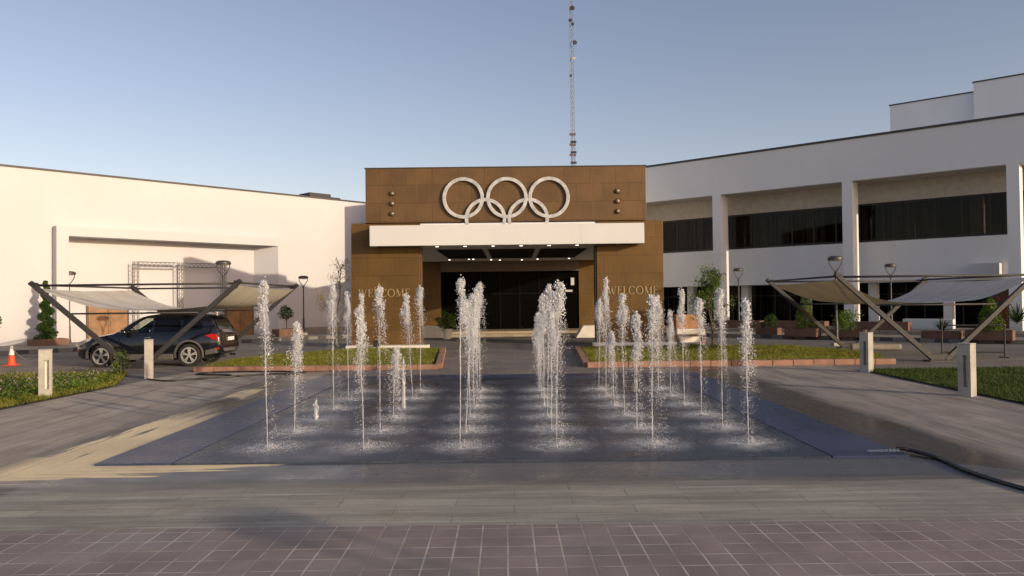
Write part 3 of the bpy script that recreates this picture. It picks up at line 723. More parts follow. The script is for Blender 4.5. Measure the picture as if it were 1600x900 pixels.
# ------------------------------------------------------------------ entrance gateway
YF = 33.4
ent = thing('entrance_gateway', 'bronze clad entrance gateway with white projecting canopy slab and dark glazed lobby', 'gateway', (0, YF, 0))
def wall_box(name, x0, x1, y0, y1, z0, z1, mat, bev=0.01): return MB().box(x0, x1, y0 - YF, y1 - YF, z0, z1).build(name, mat, ent, bevel=bev)
for x0, x1 in ((-6.98, -4.02), (3.70, 6.60)):
    wall_box('pylon', x0, x1, YF, YF + 0.55, 0, 5.44, M['bronze_gold'])
wall_box('edge_trim', 3.62, 3.698, YF + 0.05, YF + 0.5, 0, 4.38, M['darksteel'])
wall_box('edge_trim', -4.018, -3.94, YF + 0.05, YF + 0.5, 0, 4.38, M['bronze'])
wall_box('upper_wall', -6.32, 5.86, YF - 0.12, YF + 0.45, 5.443, 7.80, M['bronze'])
b = MB(); b.box(-6.36, 5.90, -0.15, 0.48, 7.80, 7.84); b.build('coping', M['coping'], ent)
# canopy: fascia, side beams, deck, soffit
cz0, cz1, cy = 4.38, 5.25, YF - 0.85
b = MB()
b.box(-6.02, 5.64, cy - YF, cy - YF + 0.22, cz0, cz1)
b.build('fascia', M['fascia'], ent, bevel=0.012)
b = MB(); b.box(-6.018, -5.82, cy - YF + 0.222, -0.125, cz0 + 0.002, cz1 - 0.002); b.box(5.44, 5.638, cy - YF + 0.222, -0.125, cz0 + 0.002, cz1 - 0.002)
b.build('canopy_side', M['plaster'], ent)
b = MB(); b.box(-5.818, 5.438, cy - YF + 0.223, -0.13, cz0 + 0.03, cz0 + 0.3)
b.box(-3.93, 3.61, -0.128, 13.1, cz0 + 0.031, cz0 + 0.3)
b.box(-6.0, -3.932, 0.56, 13.1, cz0 + 0.032, cz0 + 0.3); b.box(3.612, 6.0, 0.56, 13.1, cz0 + 0.032, cz0 + 0.3)
b.build('soffit', M['soffit'], ent)
for x0, x1 in ((-3.5, -1.35), (-1.1, 1.1), (1.35, 3.5)):
    g = MB().box(x0, x1, 2.2, 9.2, cz0 + 0.004, cz0 + 0.028).build('ceiling_grille', M['darkwood'], ent)
    s = MB()
    for k in range(14): s.box(x0 + 0.03, x1 - 0.03, 2.3 + k * 0.5, 2.42 + k * 0.5, cz0 - 0.035, cz0 + 0.002)
    s.build('grille_slats', M['black'], g)
for k in range(6):
    x = -3.23 + k * 1.215
    dl = MB().lathe([(0.075, 0.0), (0.095, 0.0), (0.095, 0.026), (0.075, 0.026)], 16, (x, -0.12, cz0 + 0.002)).build('downlight', M['chrome'], ent)
    MB().lathe([(0.001, 0), (0.07, 0), (0.07, 0.02), (0.001, 0.02)], 14, (x, -0.12, cz0 - 0.006)).build('lamp', M['bulb'], dl)
for k, (x, y) in enumerate([(-3.6, 11.0), (-2.45, 10.6), (-2.2, 10.6), (-1.2, 11.4), (-0.7, 11.8), (0.6, 11.8), (1.5, 11.2), (3.3, 10.8)]):
    MB().lathe([(0.001, 0), (0.05, 0), (0.05, 0.02), (0.001, 0.02)], 12, (x, y, cz0 + 0.009)).build('lamp', M['bulb'], ent)
# lobby front
ly = 13.1
for x0, x1 in ((-5.9, -4.3), (4.05, 6.0)): MB().box(x0, x1, ly, ly + 0.3, 0.15, 4.42).build('lobby_wall', M['bronze_gold'], ent)
MB().box(-4.298, 4.048, ly - 0.25, ly + 0.25, 3.78, 4.405).build('lintel', M['lintel'], ent)
f = MB()
for k in range(8): x = -4.28 + k * 1.1857; f.box(x - 0.04 if k else x, x + 0.04 if k < 7 else x, ly + 0.06, ly + 0.14, 0.15, 3.775)
f.box(-4.25, 4.0, ly + 0.065, ly + 0.135, 2.4, 2.48); f.box(-4.25, 4.0, ly + 0.066, ly + 0.134, 0.16, 0.26)
fr = f.build('door_frame', M['lobbyframe'], ent)
MB().box(-4.26, 4.02, ly + 0.09, ly + 0.11, 0.15, 3.77).build('glass_door', M['lobbyglass'], ent)
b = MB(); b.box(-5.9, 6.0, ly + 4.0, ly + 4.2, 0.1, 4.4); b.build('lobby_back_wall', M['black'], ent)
b = MB(); b.box(-6.55, -5.95, ly + 0.02, ly + 14, 0, 9.4); b.box(6.05, 6.6, ly + 0.02, ly + 14, 0, 9.4); b.box(-6.548, 6.598, ly + 0.02, ly + 14, 4.72, 9.39); b.build('unseen_lobby_block', M['plaster_shade'], ent)  # unseen mass behind the gateway, shaped to cast shade on the left wall
# steps and floor under the canopy
b = MB(); b.box(-6.2, 6.2, 9.4, ly + 4.0, 0.0, 0.15); b.build('entrance_step', M['entry'], ent, bevel=0.01)
b = MB(); b.box(-6.1, 6.1, 9.9, ly - 0.02, 0.152, 0.29); b.build('entrance_step', M['entry'], ent, bevel=0.01)
b = MB()
b.prism([(-7.1, 0.0), (-3.6, 0.0), (-3.6, 0.15), (-7.1, 0.15)], -0.75, -0.02); pl = b.build('plinth', M['whitestone'], ent, bevel=0.015)
MB().prism([(3.45, 0.0), (7.0, 0.0), (7.0, 0.16), (3.45, 0.16)], -0.75, -0.02).build('plinth', M['whitestone'], ent, bevel=0.015)
for xs in (-6.32 + 1.16, 5.86 - 1.24):
    for z in (6.71, 6.27, 5.83):
        wl = MB().lathe([(0.11, 0.0), (0.12, 0.02), (0.1, 0.03)][::1], 16, (xs, -0.155, z), 'y').build('wall_light', M['darksteel'], ent, smooth='auto')
        MB().lathe([(0.012, -0.10), (0.06, -0.085), (0.095, -0.045), (0.10, 0.0)], 16, (xs, -0.155, z), 'y').build('dome', M['brass'], wl, smooth=True)
b = MB(); b.box(3.2, 3.62, 12.6, 13.05, 2.5, 2.62); b.box(3.55, 3.75, 12.85, 13.06, 2.9, 3.35); b.build('wall_bracket', M['plaster'], ent)

# five interlocked rings on the canopy deck
rg = thing('ring_emblem', 'five interlocked weathered white rings mounted on bronze cladding above the canopy', 'emblem', (0, YF - 0.26, 0))
def ring(cx, cz, ro, w, y, nm):
    n = 72; vs = []; th = 0.07
    for yy in (y, y + th):
        for r in (ro - w, ro):
            for j in range(n):
                a = 2 * PI * j / n; vs.append((cx + r * math.cos(a), yy, cz + r * math.sin(a)))
    fs = []
    for j in range(n):
        k = (j + 1) % n
        fs += [(j, k, n + k, n + j), (2 * n + j, 3 * n + j, 3 * n + k, 2 * n + k), (j, 2 * n + j, 2 * n + k, k), (n + j, n + k, 3 * n + k, 3 * n + j)]
    return MB().add(vs, fs).build(nm, M['ringwhite'], rg, smooth='auto', bevel=0.012)
for i, (u, vv) in enumerate([(725, 309), (793.5, 308.5), (859.5, 308), (759.5, 341.5), (826.5, 341)]):
    dd = YF - 0.26
    ring((u - 800) / 1200 * dd, 2 + (HORI(u) - vv) / 1200 * dd, 0.90, 0.152, 0.004 * i, 'ring')

# WELCOME lettering, serif capitals cut from strokes
def letter_mesh(ch, H):
    b = MB(); t1, t2, sf = 0.15 * H, 0.055 * H, 0.05 * H
    step = [0]
    def st(pts):
        step[0] += 1; b.prism(pts, 0.0, 0.022 + 0.0012 * step[0], 'y')
    def rect(x0, x1, z0, z1): st([(x0, z0), (x1, z0), (x1, z1), (x0, z1)])
    def diag(x0, z0, x1, z1, w): st([(x0 - w / 2, z0), (x0 + w / 2, z0), (x1 + w / 2, z1), (x1 - w / 2, z1)])
    def serif(x, z, w): rect(x - w / 2, x + w / 2, z, z + sf * 0.8)
    def arc(a0, a1, W):
        n = 26
        for i in range(n):
            p, q = R(a0 + (a1 - a0) * i / n), R(a0 + (a1 - a0) * (i + 1) / n)
            def pt(a, inner):
                rx, rz = W / 2, H / 2
                if inner: rx -= t1 * 0.95; rz -= t2
                return (W / 2 + rx * math.cos(a), H / 2 + rz * math.sin(a))
            b.prism([pt(p, 0), pt(q, 0), pt(q, 1), pt(p, 1)], 0, 0.024, 'y')
    if ch == 'W':
        W = 1.18 * H
        diag(0.2 * H, H, 0.42 * H, 0, t1); diag(0.64 * H, H, 0.42 * H, 0, t2); diag(0.56 * H, H, 0.8 * H, 0, t1); diag(1.05 * H, H, 0.8 * H, 0, t2)
        for x in (0.2, 0.6, 1.05): serif(x * H, H - sf * 0.8, 0.3 * H)
    elif ch == 'E' or ch == 'L':
        W = 0.68 * H if ch == 'E' else 0.66 * H
        rect(0.1 * H, 0.1 * H + t1, 0, H); serif(0.17 * H, 0, 0.3 * H); serif(0.17 * H, H - sf * 0.8, 0.3 * H)
        rect(0.1 * H, 0.62 * H, 0, t2); rect(0.58 * H, 0.63 * H, 0, 0.24 * H)
        if ch == 'E':
            rect(0.1 * H, 0.58 * H, H - t2, H); rect(0.54 * H, 0.59 * H, 0.79 * H, H); rect(0.1 * H, 0.46 * H, 0.5 * H, 0.5 * H + t2); rect(0.43 * H, 0.47 * H, 0.43 * H, 0.63 * H)
    elif ch == 'C':
        W = 0.86 * H; arc(42, 318, 0.86 * H); rect(0.74 * H, 0.79 * H, 0.68 * H, 0.95 * H); rect(0.76 * H, 0.80 * H, 0.1 * H, 0.22 * H)
    elif ch == 'O':
        W = 0.92 * H; arc(0, 360, 0.92 * H)
    else:
        W = 1.06 * H
        rect(0.14 * H, 0.14 * H + t2, 0, H); rect(0.8 * H, 0.8 * H + t1, 0, H); diag(0.2 * H, H, 0.5 * H, 0.05 * H, t1); diag(0.85 * H, H, 0.5 * H, 0.05 * H, t2)
        for x in (0.17, 0.87): serif(x * H, 0, 0.28 * H)
        serif(0.15 * H, H - sf * 0.8, 0.2 * H); serif(0.9 * H, H - sf * 0.8, 0.22 * H)
    return b, W
def welcome(x0, x1, label):
    t = thing('welcome_sign', label, 'sign', (x0, YF - 0.032, 2.22), 0, 'lettering on the gateway walls')
    H = 0.36; Ls = [letter_mesh(c, H) for c in 'WELCOME']; tot = sum(w for _, w in Ls); gap = ((x1 - x0) - tot) / 6
    x = 0
    for b, w in Ls:
        b.build('letter', M['letter'], t, loc=(x, 0, 0)); x += w + gap
welcome(-6.72, -4.42, 'pale serif WELCOME lettering on the bronze wall left of the doorway')
welcome(4.12, 6.36, 'pale serif WELCOME lettering on the bronze wall right of the doorway')

# low white blocks and planters by the doors
t = MB(); t.prism([(-5.9, 0.0), (-3.75, 0.0), (-3.85, 0.62), (-5.9, 0.62)], 42.2, 43.4); tag(t.build('stone_block', M['whitestone'], bevel=0.02), 'low white stone block beside the potted plant at the left of the steps', 'block')
t = MB(); t.prism([(3.35, 0.0), (5.9, 0.0), (5.9, 0.64), (3.75, 0.64)], 40.6, 41.8); tag(t.build('stone_block', M['whitestone'], bevel=0.02), 'low white stone block with sloped end at the right of the steps', 'block')
def leafball(rng, n, c, rad, squash=1.0):
    q = rng.normal(size=(n, 3)); q /= np.linalg.norm(q, axis=1, keepdims=True); r = rng.uniform(0.45, 1.0, n) ** 0.6 * (1 + 0.25 * np.sin(q[:, 0] * 5 + q[:, 2] * 4))
    return np.array(c) + q * r[:, None] * np.array([rad, rad, rad * squash])
pp = thing('potted_plant', 'leafy green plant in a white pot beside the left of the lobby doors', 'plant', (-3.45, 40.6, 0))
MB().lathe([(0.16, 0), (0.2, 0.02), (0.27, 0.5), (0.3, 0.55), (0.25, 0.55), (0.22, 0.5)], 18).build('pot', M['whitestone'], pp, smooth='auto')
v, f = leafquads(leafball(RNG, 420, (0, 0, 1.0), 0.55, 0.9), RNG.uniform(0.05, 0.11, 420), RNG); np_obj('foliage', v, f, M['leaf_bright'], pp)
fl = thing('floodlight', 'small black floodlight on the ground by the left white plinth', 'floodlight', (-5.72, 32.3, 0))
MB().box(-0.13, 0.13, -0.1, 0.1, 0.12, 0.42).build('housing', M['darksteel'], fl, bevel=0.02); MB().box(-0.04, 0.04, -0.04, 0.04, 0, 0.125).build('bracket', M['steel'], fl)

# ------------------------------------------------------------------ left white building (long wall turned 46.7 degrees)
AL = math.atan2(0.728, 0.686)
lw = thing('white_building', 'long sunlit white building with framed recess left of the gateway', 'building', (-10.8, 50.0, 0), AL)
HW = 8.6
o0, o1, oz = -16.5, -5.2, 5.42            # recess opening along the wall
nd_ = 0.55                                  # recess depth behind the wall face
b = MB()
b.box(-60, o0, 0, 0.4, 0, HW); b.box(o1, 9, 0, 0.4, 0, HW); b.box(o0, o1, 0, 0.4, oz, HW)
b.build('wall', M['plaster'], lw)
b = MB(); b.box(o0 - 0.3, o1 + 0.3, nd_, nd_ + 0.2, 0, oz + 0.3); b.box(o0 - 0.3, o0, 0.401, nd_, 0, oz); b.box(o0, o1, 0.401, nd_ - 0.001, oz, oz + 0.2)
b.prism([(o1 - 0.001, -0.575), (o1 - 0.95, nd_ - 0.001), (o1 - 0.001, nd_ - 0.001)], 0.002, oz - 0.002, 'z')
b.build('recess_wall', M['plaster'], lw)
b = MB(); p0, p1 = -0.58, -0.003
b.box(o0 - 0.54, o0, p0, p1, 0, 5.9); b.box(o1, o1 + 0.56, p0, p1, 0, 5.9); b.box(o0 + 0.001, o1 - 0.001, p0 + 0.002, p1, oz, 5.898)
b.build('recess_frame', M['plaster'], lw)
b = MB(); b.box(-60, 9, -0.06, 0.42, HW, HW + 0.09); b.build('coping', M['coping'], lw)
b = MB(); b.box(-60, 9, 0.43, 22, HW - 0.4, HW - 0.3); b.box(-60, 9, 21.8, 22, 0, HW - 0.4); b.build('roof', M['concrete'], lw)
def wood_door(x0, x1, z1, parent, y, leaves=2):
    d = MB().box(x0 - 0.08, x1 + 0.08, y - 0.07, y - 0.003, 0.02, z1 + 0.08).build('door', M['darkwood'], parent)
    w = (x1 - x0) / leaves
    for k in range(leaves):
        lf = MB(); a = x0 + k * w
        lf.box(a + 0.015, a + w - 0.015, y - 0.10, y - 0.072, 0.03, z1)
        lf.box(a + 0.12, a + w - 0.12, y - 0.115, y - 0.102, 0.25, z1 * 0.45); lf.box(a + 0.12, a + w - 0.12, y - 0.115, y - 0.102, z1 * 0.52, z1 - 0.2)
        lf.build('leaf', M['wood'], d)
        MB().tube([(a + (w - 0.1 if k % 2 == 0 else 0.1), y - 0.15, 0.95), (a + (w - 0.1 if k % 2 == 0 else 0.1), y - 0.15, 1.2)], 0.016, 8).build('handle', M['brass'], d)
wood_door(-15.3, -13.4, 2.45, lw, nd_, 2)
wood_door(-7.9, -6.3, 2.45, lw, nd_, 2)
b = MB(); b.box(-5, 2.2, -1.0, -0.61, 0.15, 0.5); b.build('step', M['terrace'], lw)
# box truss standing in the recess
tr = thing('truss_frame', 'metal lattice truss frame standing in the white recess behind the car', 'truss', lw.matrix_basis @ Vector((-10.75, -0.05, 0)), AL)
def truss(b, a, c, w=0.22, r=0.016):
    a, c = Vector(a), Vector(c); d = (c - a); L = d.length; d.normalize()
    e1 = Vector((0, 1, 0)) * w / 2; e2 = d.cross(Vector((0, 1, 0))).normalized() * w / 2
    cs = [e1 + e2, e1 - e2, -e1 - e2, -e1 + e2]
    for q in cs: b.tube([a + q, c + q], r, 6)
    n = max(2, int(L / w))
    for i in range(n):
        for k in range(4):
            s0, s1 = a + d * (L * i / n) + cs[k], a + d * (L * (i + 1) / n) + cs[(k + 1) % 4]
            b.tube([s0, s1], r * 0.6, 5)
for x in (-2.4, -0.05, 2.4):
    b = MB(); truss(b, (x, 0, 0.15), (x, 0, 4.3)); b.build('leg', M['galv'], tr)
for x0, x1 in ((-2.26, -0.2), (0.1, 2.26)):
    b = MB(); truss(b, (x0, 0, 4.16), (x1, 0, 4.16)); b.build('crossbeam', M['galv'], tr)
# rooftop unit
ru = thing('rooftop_unit', 'dark ventilation box on the roof edge of the white building', 'roof unit', lw.matrix_basis @ Vector((-1.0, 1.4, HW)), AL)
MB().box(-1.1, 0.5, -0.5, 0.8, -0.3, 0.5).build('housing', M['darksteel'], ru, bevel=0.03)
MB().box(0.55, 1.3, -0.4, 0.7, -0.3, 0.34).build('duct', M['darksteel'], ru, bevel=0.03)

# ------------------------------------------------------------------ right office building (turned -40.8 degrees)
AR = -math.atan2(0.654, 0.757)
rw = thing('office_building', 'shaded white office building with columns and dark ribbon windows', 'building', (8.6, 49.3, 0), AR)
HR, FB_, WT, WS, SB = 10.45, 8.22, 7.15, 5.02, 2.79
X0, X1 = -14.0, 20.9
WY = 2.0                                     # loggia depth: columns stand free in front of the wall
cols = [4.68 + 7.53 * k for k in range(-2, 3)]
MB().box(X0, X1, 0, 0.35, FB_, HR).build('fascia', M['plaster_shade'], rw)
for x in cols: MB().box(x, x + 0.52, 0.002, 0.998, 0, FB_ - 0.001).build('column', M['plaster_shade'], rw)
MB().box(X0, X1, -0.05, 0.4, HR, HR + 0.12).build('coping', M['coping'], rw)
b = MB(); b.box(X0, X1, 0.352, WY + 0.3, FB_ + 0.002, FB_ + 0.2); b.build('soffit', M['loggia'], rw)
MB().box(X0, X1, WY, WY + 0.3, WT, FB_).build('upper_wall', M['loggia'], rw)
b = MB(); b.box(X0, X1, WY, WY + 0.3, SB, WS)
b.box(X0, X1, WY + 0.302, WY + 3.2, SB + 0.005, SB + 0.2); b.build('wall', M['plaster_shade'], rw)
b = MB(); b.box(X0, X1, 0.36, 20, HR - 0.5, HR - 0.4); b.box(X0, X1, 19.8, 20, 0, HR - 0.5); b.box(X1, X1 + 0.3, 6.0, 20, 0, HR); b.box(X1 + 0.3, 38, 6.0, 20, 0, HR - 0.4); b.build('roof', M['plaster_shade'], rw)
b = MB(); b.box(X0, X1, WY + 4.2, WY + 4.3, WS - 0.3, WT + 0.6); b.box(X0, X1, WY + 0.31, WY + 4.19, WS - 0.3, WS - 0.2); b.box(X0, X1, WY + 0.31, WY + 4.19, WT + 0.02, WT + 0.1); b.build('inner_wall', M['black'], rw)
wr = random.Random(5)
for i in range(len(cols) - 1):
    a, c = cols[i] + 0.27, cols[i + 1] + 0.25
    f = MB(); n = 6; w = (c - a) / n
    for k in range(n + 1):
        x = a + k * w; f.box(max(a, x - 0.04), min(c, x + 0.04), WY + 0.05, WY + 0.15, WS + 0.1, WT - 0.1)
    f.box(a, c, WY + 0.046, WY + 0.154, WS + 0.001, WS + 0.13); f.box(a, c, WY + 0.046, WY + 0.154, WT - 0.11, WT - 0.001)
    wf = f.build('window', M['winframe'], rw)
    MB().box(a + 0.01, c - 0.01, WY + 0.09, WY + 0.10, WS + 0.1, WT - 0.1).build('pane', M['glass'], wf)
    x = a
    cb, cl = MB(), MB()
    while x < c - 0.4:
        wd = wr.uniform(0.25, 0.9)
        tgt = cb if wr.random() < 0.75 else cl
        if wr.random() < 0.68:
            k = max(3, int(min(wd, c - x) / 0.07)); pts = []
            for j in range(k): pts.append((x + min(wd, c - x) * j / (k - 1), WY + 0.45 + 0.04 * (-1) ** j))
            zlo = WS + 0.02
            for (p, q) in zip(pts[:-1], pts[1:]): tgt.quad((p[0], p[1], zlo), (q[0], q[1], zlo), (q[0], q[1], WT - 0.02), (p[0], p[1], WT - 0.02))
        x += wd + wr.uniform(0.02, 0.3)
    if cb.v: cb.build('curtain', M['curtain'], wf)
    if cl.v: cl.build('curtain', M['curtain_light'], wf)
# ground floor: set back glazing and piers
for x in np.arange(-6.2, X1, 3.76): MB().box(x, x + 0.45, WY + 1.0, WY + 1.5, 0, SB - 0.001).build('ground_floor_pier', M['plaster_shade'], rw)
f = MB()
for x in np.arange(X0, X1, 0.94): f.box(x, x + 0.07, WY + 2.3, WY + 2.42, 0.3, SB)
f.box(X0, X1, WY + 2.29, WY + 2.43, 2.1, 2.18); f.box(X0, X1, WY + 2.29, WY + 2.43, 0.3, 0.42)
gf = f.build('ground_floor_window', M['winframe'], rw)
MB().box(X0, X1, WY + 2.35, WY + 2.36, 0.3, SB).build('pane', M['doorglass'], gf)
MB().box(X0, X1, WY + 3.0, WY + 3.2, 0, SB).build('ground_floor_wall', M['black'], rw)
b = MB(); b.box(18.4, 20.88, WY + 0.9, WY + 0.99, 0.33, 2.3); b.build('wood_panel', M['darkwood'], rw)
b = MB(); b.box(14.9, 17.2, 0.8, 1.5, 0.3, 0.82); b.build('low_wall', M['plaster_shade'], rw)
b = MB(); b.box(18.0, 19.2, 1.2, WY - 0.003, 3.0, 3.6); ob = b.build('wall_canopy', M['plaster'], rw)
# penthouse blocks on the roof
b = MB(); b.box(11.6, 17.0, 12.0, 19, HR - 0.45, 14.65); b.build('penthouse', M['plaster_shade'], rw)
b = MB(); b.box(16.5, 34.0, 11.6, 18.6, HR - 0.44, 15.15); b.build('penthouse', M['plaster_shade'], rw)
b = MB(); b.box(11.55, 16.49, 11.95, 19.05, 14.65, 14.73); b.box(16.45, 34.05, 11.55, 18.65, 15.15, 15.23); b.build('coping', M['coping'], rw)

# terraces with kerbs along both buildings
def wl_pt(base, ang, x, y): return (base[0] + x * math.cos(ang) - y * math.sin(ang), base[1] + x * math.sin(ang) + y * math.cos(ang))
LB, RB = (-10.8, 50.0), (8.6, 49.3)
slab('left_terrace', [wl_pt(LB, AL, *p) for p in ((-60, -5.2), (-2.0, -5.2), (-0.3, -0.0), (-60, -0.0))], 0.0, 0.15, M['terrace'])
slab('left_terrace_step', [wl_pt(LB, AL, *p) for p in ((-16.5, -0.001), (-5.2, -0.001), (-5.2, 0.55), (-16.5, 0.55))], 0.0, 0.152, M['terrace'])
slab('right_terrace', [wl_pt(RB, AR, *p) for p in ((2.5, -5.6), (42, -5.6), (42, 3.3), (-3, 3.3), (-1.0, -1.5))], 0.0, 0.15, M['terrace'])
slab('right_terrace_step', [wl_pt(RB, AR, *p) for p in ((2.0, -2.6), (42, -2.6), (42, 3.29), (1.0, 3.29))], 0.15, 0.32, M['terrace'])
def long_kerb(name, base, ang, x0, x1, y):
    e = MB().box(x0, x1, -0.16, -0.003, 0, 0.17).build(name, M['kerbpaint']); e.location = (*wl_pt(base, ang, 0, y), 0); e.rotation_euler = (0, 0, ang)
    return tag(e, kind='structure')
long_kerb('left_terrace_kerb', LB, AL, -60, -2.0, -5.2)
long_kerb('right_terrace_kerb', RB, AR, 2.5, 42, -5.6)

# ------------------------------------------------------------------ planters and plants
def planter(x, y, ang, L, W, H, z, label, mat='terracotta'):
    t = thing('planter_box', label, 'planter', (x, y, z), ang, 'terracotta planter boxes')
    b = MB(); b.box(-L / 2, L / 2, -W / 2, -W / 2 + 0.06, 0, H); b.box(-L / 2, L / 2, W / 2 - 0.06, W / 2, 0, H); b.box(-L / 2, -L / 2 + 0.06, -W / 2 + 0.061, W / 2 - 0.061, 0, H - 0.001); b.box(L / 2 - 0.06, L / 2, -W / 2 + 0.061, W / 2 - 0.061, 0, H - 0.001)
    b.build('box', M[mat], t, bevel=0.012)
    MB().box(-L / 2 + 0.062, L / 2 - 0.062, -W / 2 + 0.062, W / 2 - 0.062, 0.01, H - 0.06).build('soil', M['bark'], t)
    return t
def on_r(s, y): return wl_pt(RB, AR, s, y)
def at(u, d): return ((u - 800) / 1200 * d, d)
x, y = at(1253, 36.6); planter(x, y, AR, 1.5, 0.7, 0.4, 0.15, 'terracotta planter box holding the tall pale cypress by the right terrace kerb')
x, y = at(1200, 38.6); planter(x, y, AR, 1.1, 0.6, 0.35, 0.15, 'small terracotta planter box under the low round bush, nearest the gateway')
x, y = at(1545, 31.9); planter(x, y, AR, 1.7, 0.7, 0.42, 0.15, 'terracotta planter box with the dense bush behind the black barrier')
x, y = at(1322, 35.6); planter(x, y, AR, 1.6, 0.6, 0.35, 0.15, 'terracotta planter box with the spreading bush behind the brown sail')
x, y = at(1470, 33.4); planter(x, y, AR, 1.5, 0.6, 0.34, 0.15, 'terracotta planter box with low spiky plant behind the white sail')
for k, (s0, s1, lab) in enumerate([(5.6, 8.3, 'long terracotta planter trough beside the column nearest the gateway'), (8.6, 11.8, 'long terracotta planter trough midway between two office columns'), (13.0, 15.8, 'long terracotta planter trough right of the second office column'), (20.6, 25.5, 'long terracotta planter trough at the far right under the office building')]):
    x, y = on_r((s0 + s1) / 2, -1.5); planter(x, y, AR, s1 - s0, 0.7, 0.42, 0.32, lab)
x, y = at(75, 36.2); planter(x, y, AL, 1.5, 0.9, 0.3, 0.15, 'terracotta planter box at the foot of the spiral topiary')
x, y = at(449, 42.8); planter(x, y, AL, 1.5, 0.8, 0.42, 0.15, 'terracotta planter box with the small ball topiary left of the slender lamp')
pl = planter(*at(1070, 36.5), 0.1, 1.15, 0.7, 1.25, 0.0, 'tall sunlit orange planter block right of the WELCOME wall', 'terracotta_lit')
t = MB().box(-0.65, 0.65, -0.5, -0.1, 0.3, 0.62).box(-0.5, 0.5, -0.45, -0.15, 0, 0.3).build('stone_bench', M['whitestone'], bevel=0.03); t.location = (*at(1075, 35.6), 0); tag(t, 'pale stone bench in front of the orange planter block', 'bench')
t = MB().box(-0.75, 0.75, -0.3, 0.3, 0.36, 0.44); t.box(-0.72, -0.6, -0.25, 0.25, 0, 0.36); t.box(0.6, 0.72, -0.25, 0.25, 0, 0.36)
t = t.build('garden_bench', M['wood'], bevel=0.01); t.location = (*at(1072, 33.6), 0); tag(t, 'low wooden bench at the back edge of the right lawn', 'bench')

def bush(name, label, cat, x, y, z, mat, kind, h, w, n, ls, group=None):
    rng = np.random.default_rng(int(abs(x * 37 + y * 91)) + n)
    t = thing(name, label, cat, (x, y, z), rng.uniform(0, 6), group)
    if kind == 'cone':
        zz = rng.power(1.6, n); zz = 1 - zz; zz = 0.04 + 0.96 * zz
        a = rng.uniform(0, 2 * PI, n); prof = (1 - zz) ** 0.75 * w * (1 + 0.18 * np.sin(a * 3 + zz * 11)); r = prof * rng.uniform(0.35, 1.05, n) ** 0.5
        C = np.stack([r * np.cos(a), r * np.sin(a), zz * h], 1)
    elif kind == 'spiral':
        tt = rng.uniform(0, 1, n); th = tt * 2 * PI * 5.5; rad = w * (1 - 0.78 * tt)
        q = rng.normal(size=(n, 3)); q /= np.linalg.norm(q, axis=1, keepdims=True); q *= (rng.uniform(0.3, 1, n) ** 0.5 * rad * 0.74)[:, None]
        C = np.stack([np.cos(th) * rad * 0.26 + q[:, 0], np.sin(th) * rad * 0.26 + q[:, 1], 0.12 + tt * (h - 0.12) + q[:, 2] * 0.45], 1)
    elif kind == 'ball':
        C = leafball(rng, n, (0, 0, h - w), w)
    elif kind == 'spiky':
        C = None
    else:
        k = 9; cs = np.stack([rng.normal(0, w * 0.45, k), rng.normal(0, w * 0.45, k), rng.uniform(0.25, 0.85, k) * h], 1)
        C = cs[rng.integers(0, k, n)] + rng.normal(0, 1, (n, 3)) * (w * 0.26, w * 0.26, h * 0.14); C[:, 2] = np.clip(C[:, 2], 0.03, h)
    MB().tube([(0, 0, 0), (0.01, 0, h * 0.4), (0, 0.01, h * 0.85)], [0.04, 0.03, 0.012], 6).build('stem', M['bark'], t)
    if C is None:
        m = MB()
        for i in range(n):
            a = rng.uniform(0, 2 * PI); e = rng.uniform(0.2, 1.3); L = h * rng.uniform(0.7, 1)
            d = Vector((math.cos(a) * math.cos(e), math.sin(a) * math.cos(e), math.sin(e))); s = Vector((-math.sin(a), math.cos(a), 0)) * 0.03
            p = Vector((0, 0, 0.05)); q = p + d * L * 0.6; r_ = p + d * L - Vector((0, 0, 0.12 * L))
            m.add([p - s, p + s, q + s, q - s, r_], [(0, 1, 2, 3), (3, 2, 4)])
        m.build('foliage', mat, t)
    else:
        v, f = leafquads(C, rng.uniform(0.7, 1.3, n) * ls, rng); np_obj('foliage', v, f, mat, t)
    return t
bush('spiral_topiary', 'tall dark green spiral topiary against the sunlit white wall', 'topiary', *at(72, 36.2), 0.2, M['leaf'], 'spiral', 2.95, 0.6, 8000, 0.045)
bush('ball_topiary', 'small ball topiary on a thin stem left of the slender lamp', 'topiary', *at(447, 42.8), 0.45, M['leaf'], 'ball', 1.4, 0.38, 700, 0.05)
bush('cypress', 'pale green upright conifer in a terracotta planter behind the brown sail', 'shrub', *at(1257, 36.6), 0.5, M['leaf_bright'], 'cone', 1.9, 0.5, 2200, 0.05)
bush('round_bush', 'low dark round bush in the planter nearest the gateway', 'shrub', *at(1203, 38.6), 0.4, M['leaf'], 'ball', 0.8, 0.36, 800, 0.045)
bush('spreading_bush', 'mid green spreading bush behind the slanted post of the brown sail', 'shrub', *at(1318, 35.6), 0.4, M['leaf_bright'], 'loose', 1.0, 0.6, 1200, 0.05)
bush('dense_bush', 'dense bright green bush behind the black barrier under the white sail', 'shrub', *at(1546, 31.9), 0.5, M['leaf_bright'], 'cone', 1.5, 0.55, 2200, 0.05)
bush('red_shrub', 'dark red leaved shrub beside the outer post of the right shade sail', 'shrub', *at(1562, 35.0), 0.32, M['leaf_red'], 'loose', 1.6, 0.35, 420, 0.05)
bush('spiky_plant', 'low spiky plant in planter under the middle of the white sail', 'plant', *at(1472, 33.4), 0.45, M['leaf'], 'spiky', 0.75, 0.5, 40, 0.05)
bush('yucca', 'grey green spiky yucca at the far right under the office building', 'plant', *at(1588, 35.2), 0.7, M['leaf'], 'spiky', 1.15, 0.5, 60, 0.05)
